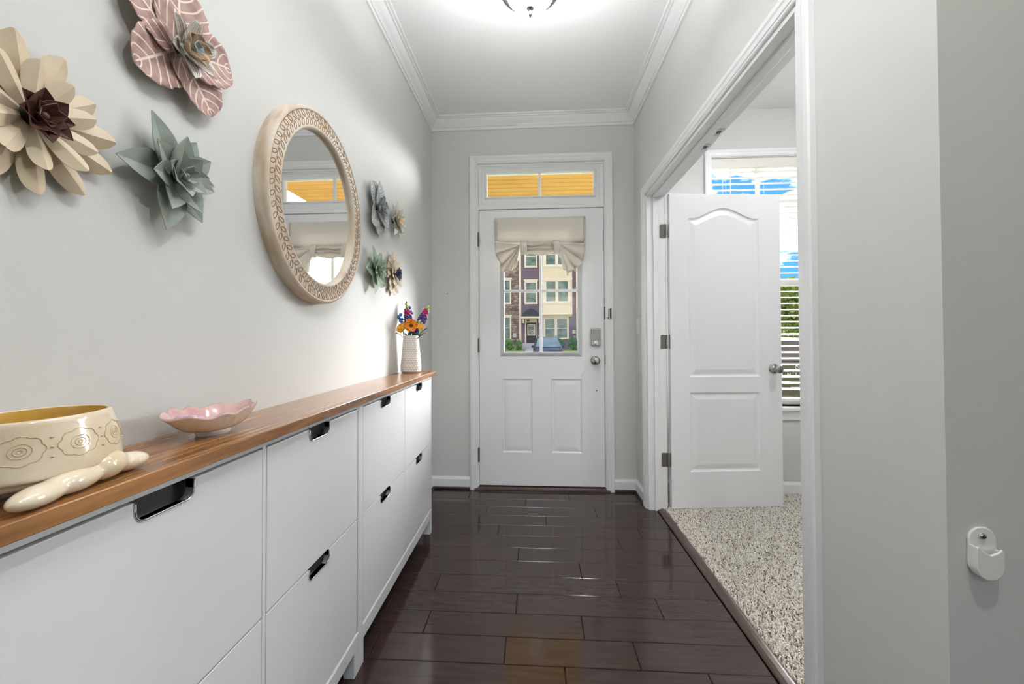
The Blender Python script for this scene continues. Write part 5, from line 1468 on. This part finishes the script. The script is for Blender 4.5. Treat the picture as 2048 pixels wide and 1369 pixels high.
# ------------------------------------------------------------------ vehicles
def vehicle(name, loc, rotz, paint, lab, rear_letters=False, g1=srgb(70, 92, 98), g2=srgb(110, 136, 140)):
    r = empty(name, loc, Euler((0, 0, rotz)), lab, 'car')
    BODY = mat(name + '_paint', paint, 0.25, 0.3, coat=0.3, coat_rough=0.1)
    CG = mat(name + '_glass', g1, 0.08, c2=g2, nscale=1.2, spec=0.2)
    RUB = mat(name + '_rubber', (0.02, 0.02, 0.02), 0.8)
    # stations: y, z low, z belt, z top, half width low, belt, top   (front at -y)
    S = [(-2.32, 0.40, 0.72, 0.78, 0.78, 0.80, 0.70), (-2.20, 0.30, 0.80, 0.90, 0.88, 0.90, 0.78), (-1.60, 0.28, 0.90, 1.00, 0.93, 0.94, 0.80), (-1.00, 0.28, 0.97, 1.06, 0.94, 0.95, 0.80),
         (-0.25, 0.28, 1.00, 1.64, 0.94, 0.94, 0.62), (0.40, 0.28, 1.02, 1.72, 0.94, 0.94, 0.64), (1.40, 0.28, 1.04, 1.71, 0.94, 0.94, 0.64), (2.00, 0.30, 1.05, 1.66, 0.93, 0.93, 0.62), (2.26, 0.34, 1.05, 1.16, 0.92, 0.92, 0.80), (2.36, 0.42, 0.80, 0.86, 0.86, 0.88, 0.84)]
    V = []; F = []
    for (y, zl, zb, zt, wl_, wb, wt) in S:
        zm = (zl + zb) / 2
        row = [(wl_ * .9, zl), (wl_, zl + .12), (wb + .015, zm), (wb, zb), (wt + (wb - wt) * .05, zt - .03), (wt * .9, zt)]
        V += [(x, y, z) for x, z in row] + [(-x, y, z) for x, z in row[::-1]]
    n = 12
    for i in range(len(S) - 1):
        for k in range(n): F.append((i * n + k, i * n + (k + 1) % n, (i + 1) * n + (k + 1) % n, (i + 1) * n + k))
    F.append(tuple(range(n))); F.append(tuple((len(S) - 1) * n + k for k in range(n)))
    bevel(mk('body', V, F, BODY, r, local=True), 0.03, 2, 20)
    def quad(nm, pts, m, t=0.012):
        o = mk(nm, pts, [(0, 1, 2, 3)], m, r, local=True); solid(o, t, 0); return o
    quad('windshield', [(0.80, -0.98, 1.075), (-0.80, -0.98, 1.075), (-0.60, -0.27, 1.625), (0.60, -0.27, 1.625)], CG, 0.03)
    quad('rear_window', [(0.72, 2.245, 1.20), (-0.72, 2.245, 1.20), (-0.58, 2.035, 1.60), (0.58, 2.035, 1.60)], CG, 0.03)
    for s in (-1, 1):
        quad('side_window', [(s * 0.925, -0.15, 1.06), (s * 0.930, 0.62, 1.06), (s * 0.70, 0.62, 1.62), (s * 0.70, -0.02, 1.60)], CG, 0.03)
        quad('side_window', [(s * 0.930, 0.70, 1.08), (s * 0.930, 1.70, 1.08), (s * 0.70, 1.60, 1.62), (s * 0.70, 0.70, 1.64)], CG, 0.03)
        for y in (-1.45, 1.42):
            gg = G().lathe([(0.0, -0.11), (0.24, -0.11), (0.34, -0.09), (0.355, 0.0), (0.34, 0.09), (0.24, 0.11), (0.0, 0.11)], (0, 0, 0), 24)
            w = mk('wheel', [(z + s * 0.86, y + x, v + 0.355) for x, v, z in gg.V], gg.F, RUB, r, local=True, smooth=True)
            gg = G().lathe([(0.0, 0.0), (0.22, 0.0), (0.22, 0.02), (0.0, 0.03)], (0, 0, 0), 10)
            mk('hub', [(s * (0.965 + z), y + x, v + 0.355) for x, v, z in gg.V], gg.F, NICKEL, w, local=True)
        boxo('headlight', s * 0.50 if s > 0 else -0.82, 0.82 if s > 0 else -0.50, -2.30, -2.16, 0.70, 0.82, mat('lamp_lens', srgb(220, 224, 228), 0.1), r, 0.01, local=True)
        boxo('tail_light', s * 0.66 if s > 0 else -0.92, 0.92 if s > 0 else -0.66, 2.20, 2.32, 0.74, 0.98, mat('red_lens', srgb(140, 24, 24), 0.15), r, 0.01, local=True)
        G().tube([(s * 0.60, 0.0, 1.74), (s * 0.60, 0.3, 1.79), (s * 0.60, 1.5, 1.78), (s * 0.60, 1.75, 1.72)], 0.02, 6).mk('roof_rail', NICKEL, r, local=True, smooth=True)
        bevel(G().box(s * 0.98 - 0.09, s * 0.98 + 0.09, -0.72, -0.58, 1.02, 1.16).mk('side_mirror', BODY, r, local=True), 0.03)
    boxo('grille', -0.45, 0.45, -2.345, -2.28, 0.45, 0.74, RUB, r, 0.01, local=True)
    boxo('licence_plate', -0.15, 0.15, 2.36, 2.375, 0.62, 0.74, mat('plate_white', srgb(220, 220, 216), 0.4), r, local=True)
    if rear_letters:
        boxo('tailgate_panel', -0.86, 0.86, 2.30, 2.41, 0.66, 1.16, BODY, r, 0.02, local=True)
        SIL = mat('bright_badge_metal', srgb(236, 234, 228), 0.3, 0.2)
        # spaced model lettering across the tailgate (seen from +y, so it runs along -x)
        for i, ch in enumerate('SANTA FE'):
            if ch == ' ': continue
            cu = bpy.data.curves.new('letter', 'FONT'); cu.body = ch; cu.size = 0.092; cu.align_x = 'CENTER'; cu.extrude = 0.004
            ob = bpy.data.objects.new('letter', cu); col.objects.link(ob)
            dg = bpy.context.evaluated_depsgraph_get(); me = bpy.data.meshes.new_from_object(ob.evaluated_get(dg))
            bpy.data.objects.remove(ob)
            lo = bpy.data.objects.new('badge_letter', me); me.materials.append(SIL); col.objects.link(lo); lo.parent = r
            lo.rotation_euler = (PI / 2, 0, PI); lo.location = ((3.5 - i) * 0.148, 2.415, 0.905)
        g = G()
        g.ctube([(0.088 * math.cos(a), 2.418, 1.085 + 0.046 * math.sin(a)) for a in [2 * PI * k / 28 for k in range(28)]], 0.006, 6)
        for s in (-1, 1):
            g.tube([(s * 0.030 - 0.022, 2.418, 1.050), (s * 0.030 + 0.002, 2.418, 1.085), (s * 0.030 + 0.022, 2.418, 1.120)], 0.006, 6)
        g.tube([(-0.048, 2.418, 1.078), (0, 2.418, 1.086), (0.048, 2.418, 1.092)], 0.006, 6)
        g.mk('oval_emblem', SIL, r, local=True, smooth=True)
    return r
vehicle('parked_car', (1.63, 23.6, -0.66), 0.0, srgb(46, 44, 60), 'dark blue car with roof rails parked across the street')
vehicle('sport_utility_vehicle', (6.42, 8.4, -0.655), PI, srgb(78, 66, 54), 'dark brown vehicle tail with spaced badge letters behind the blinds', True, srgb(70, 60, 50), srgb(96, 84, 70))
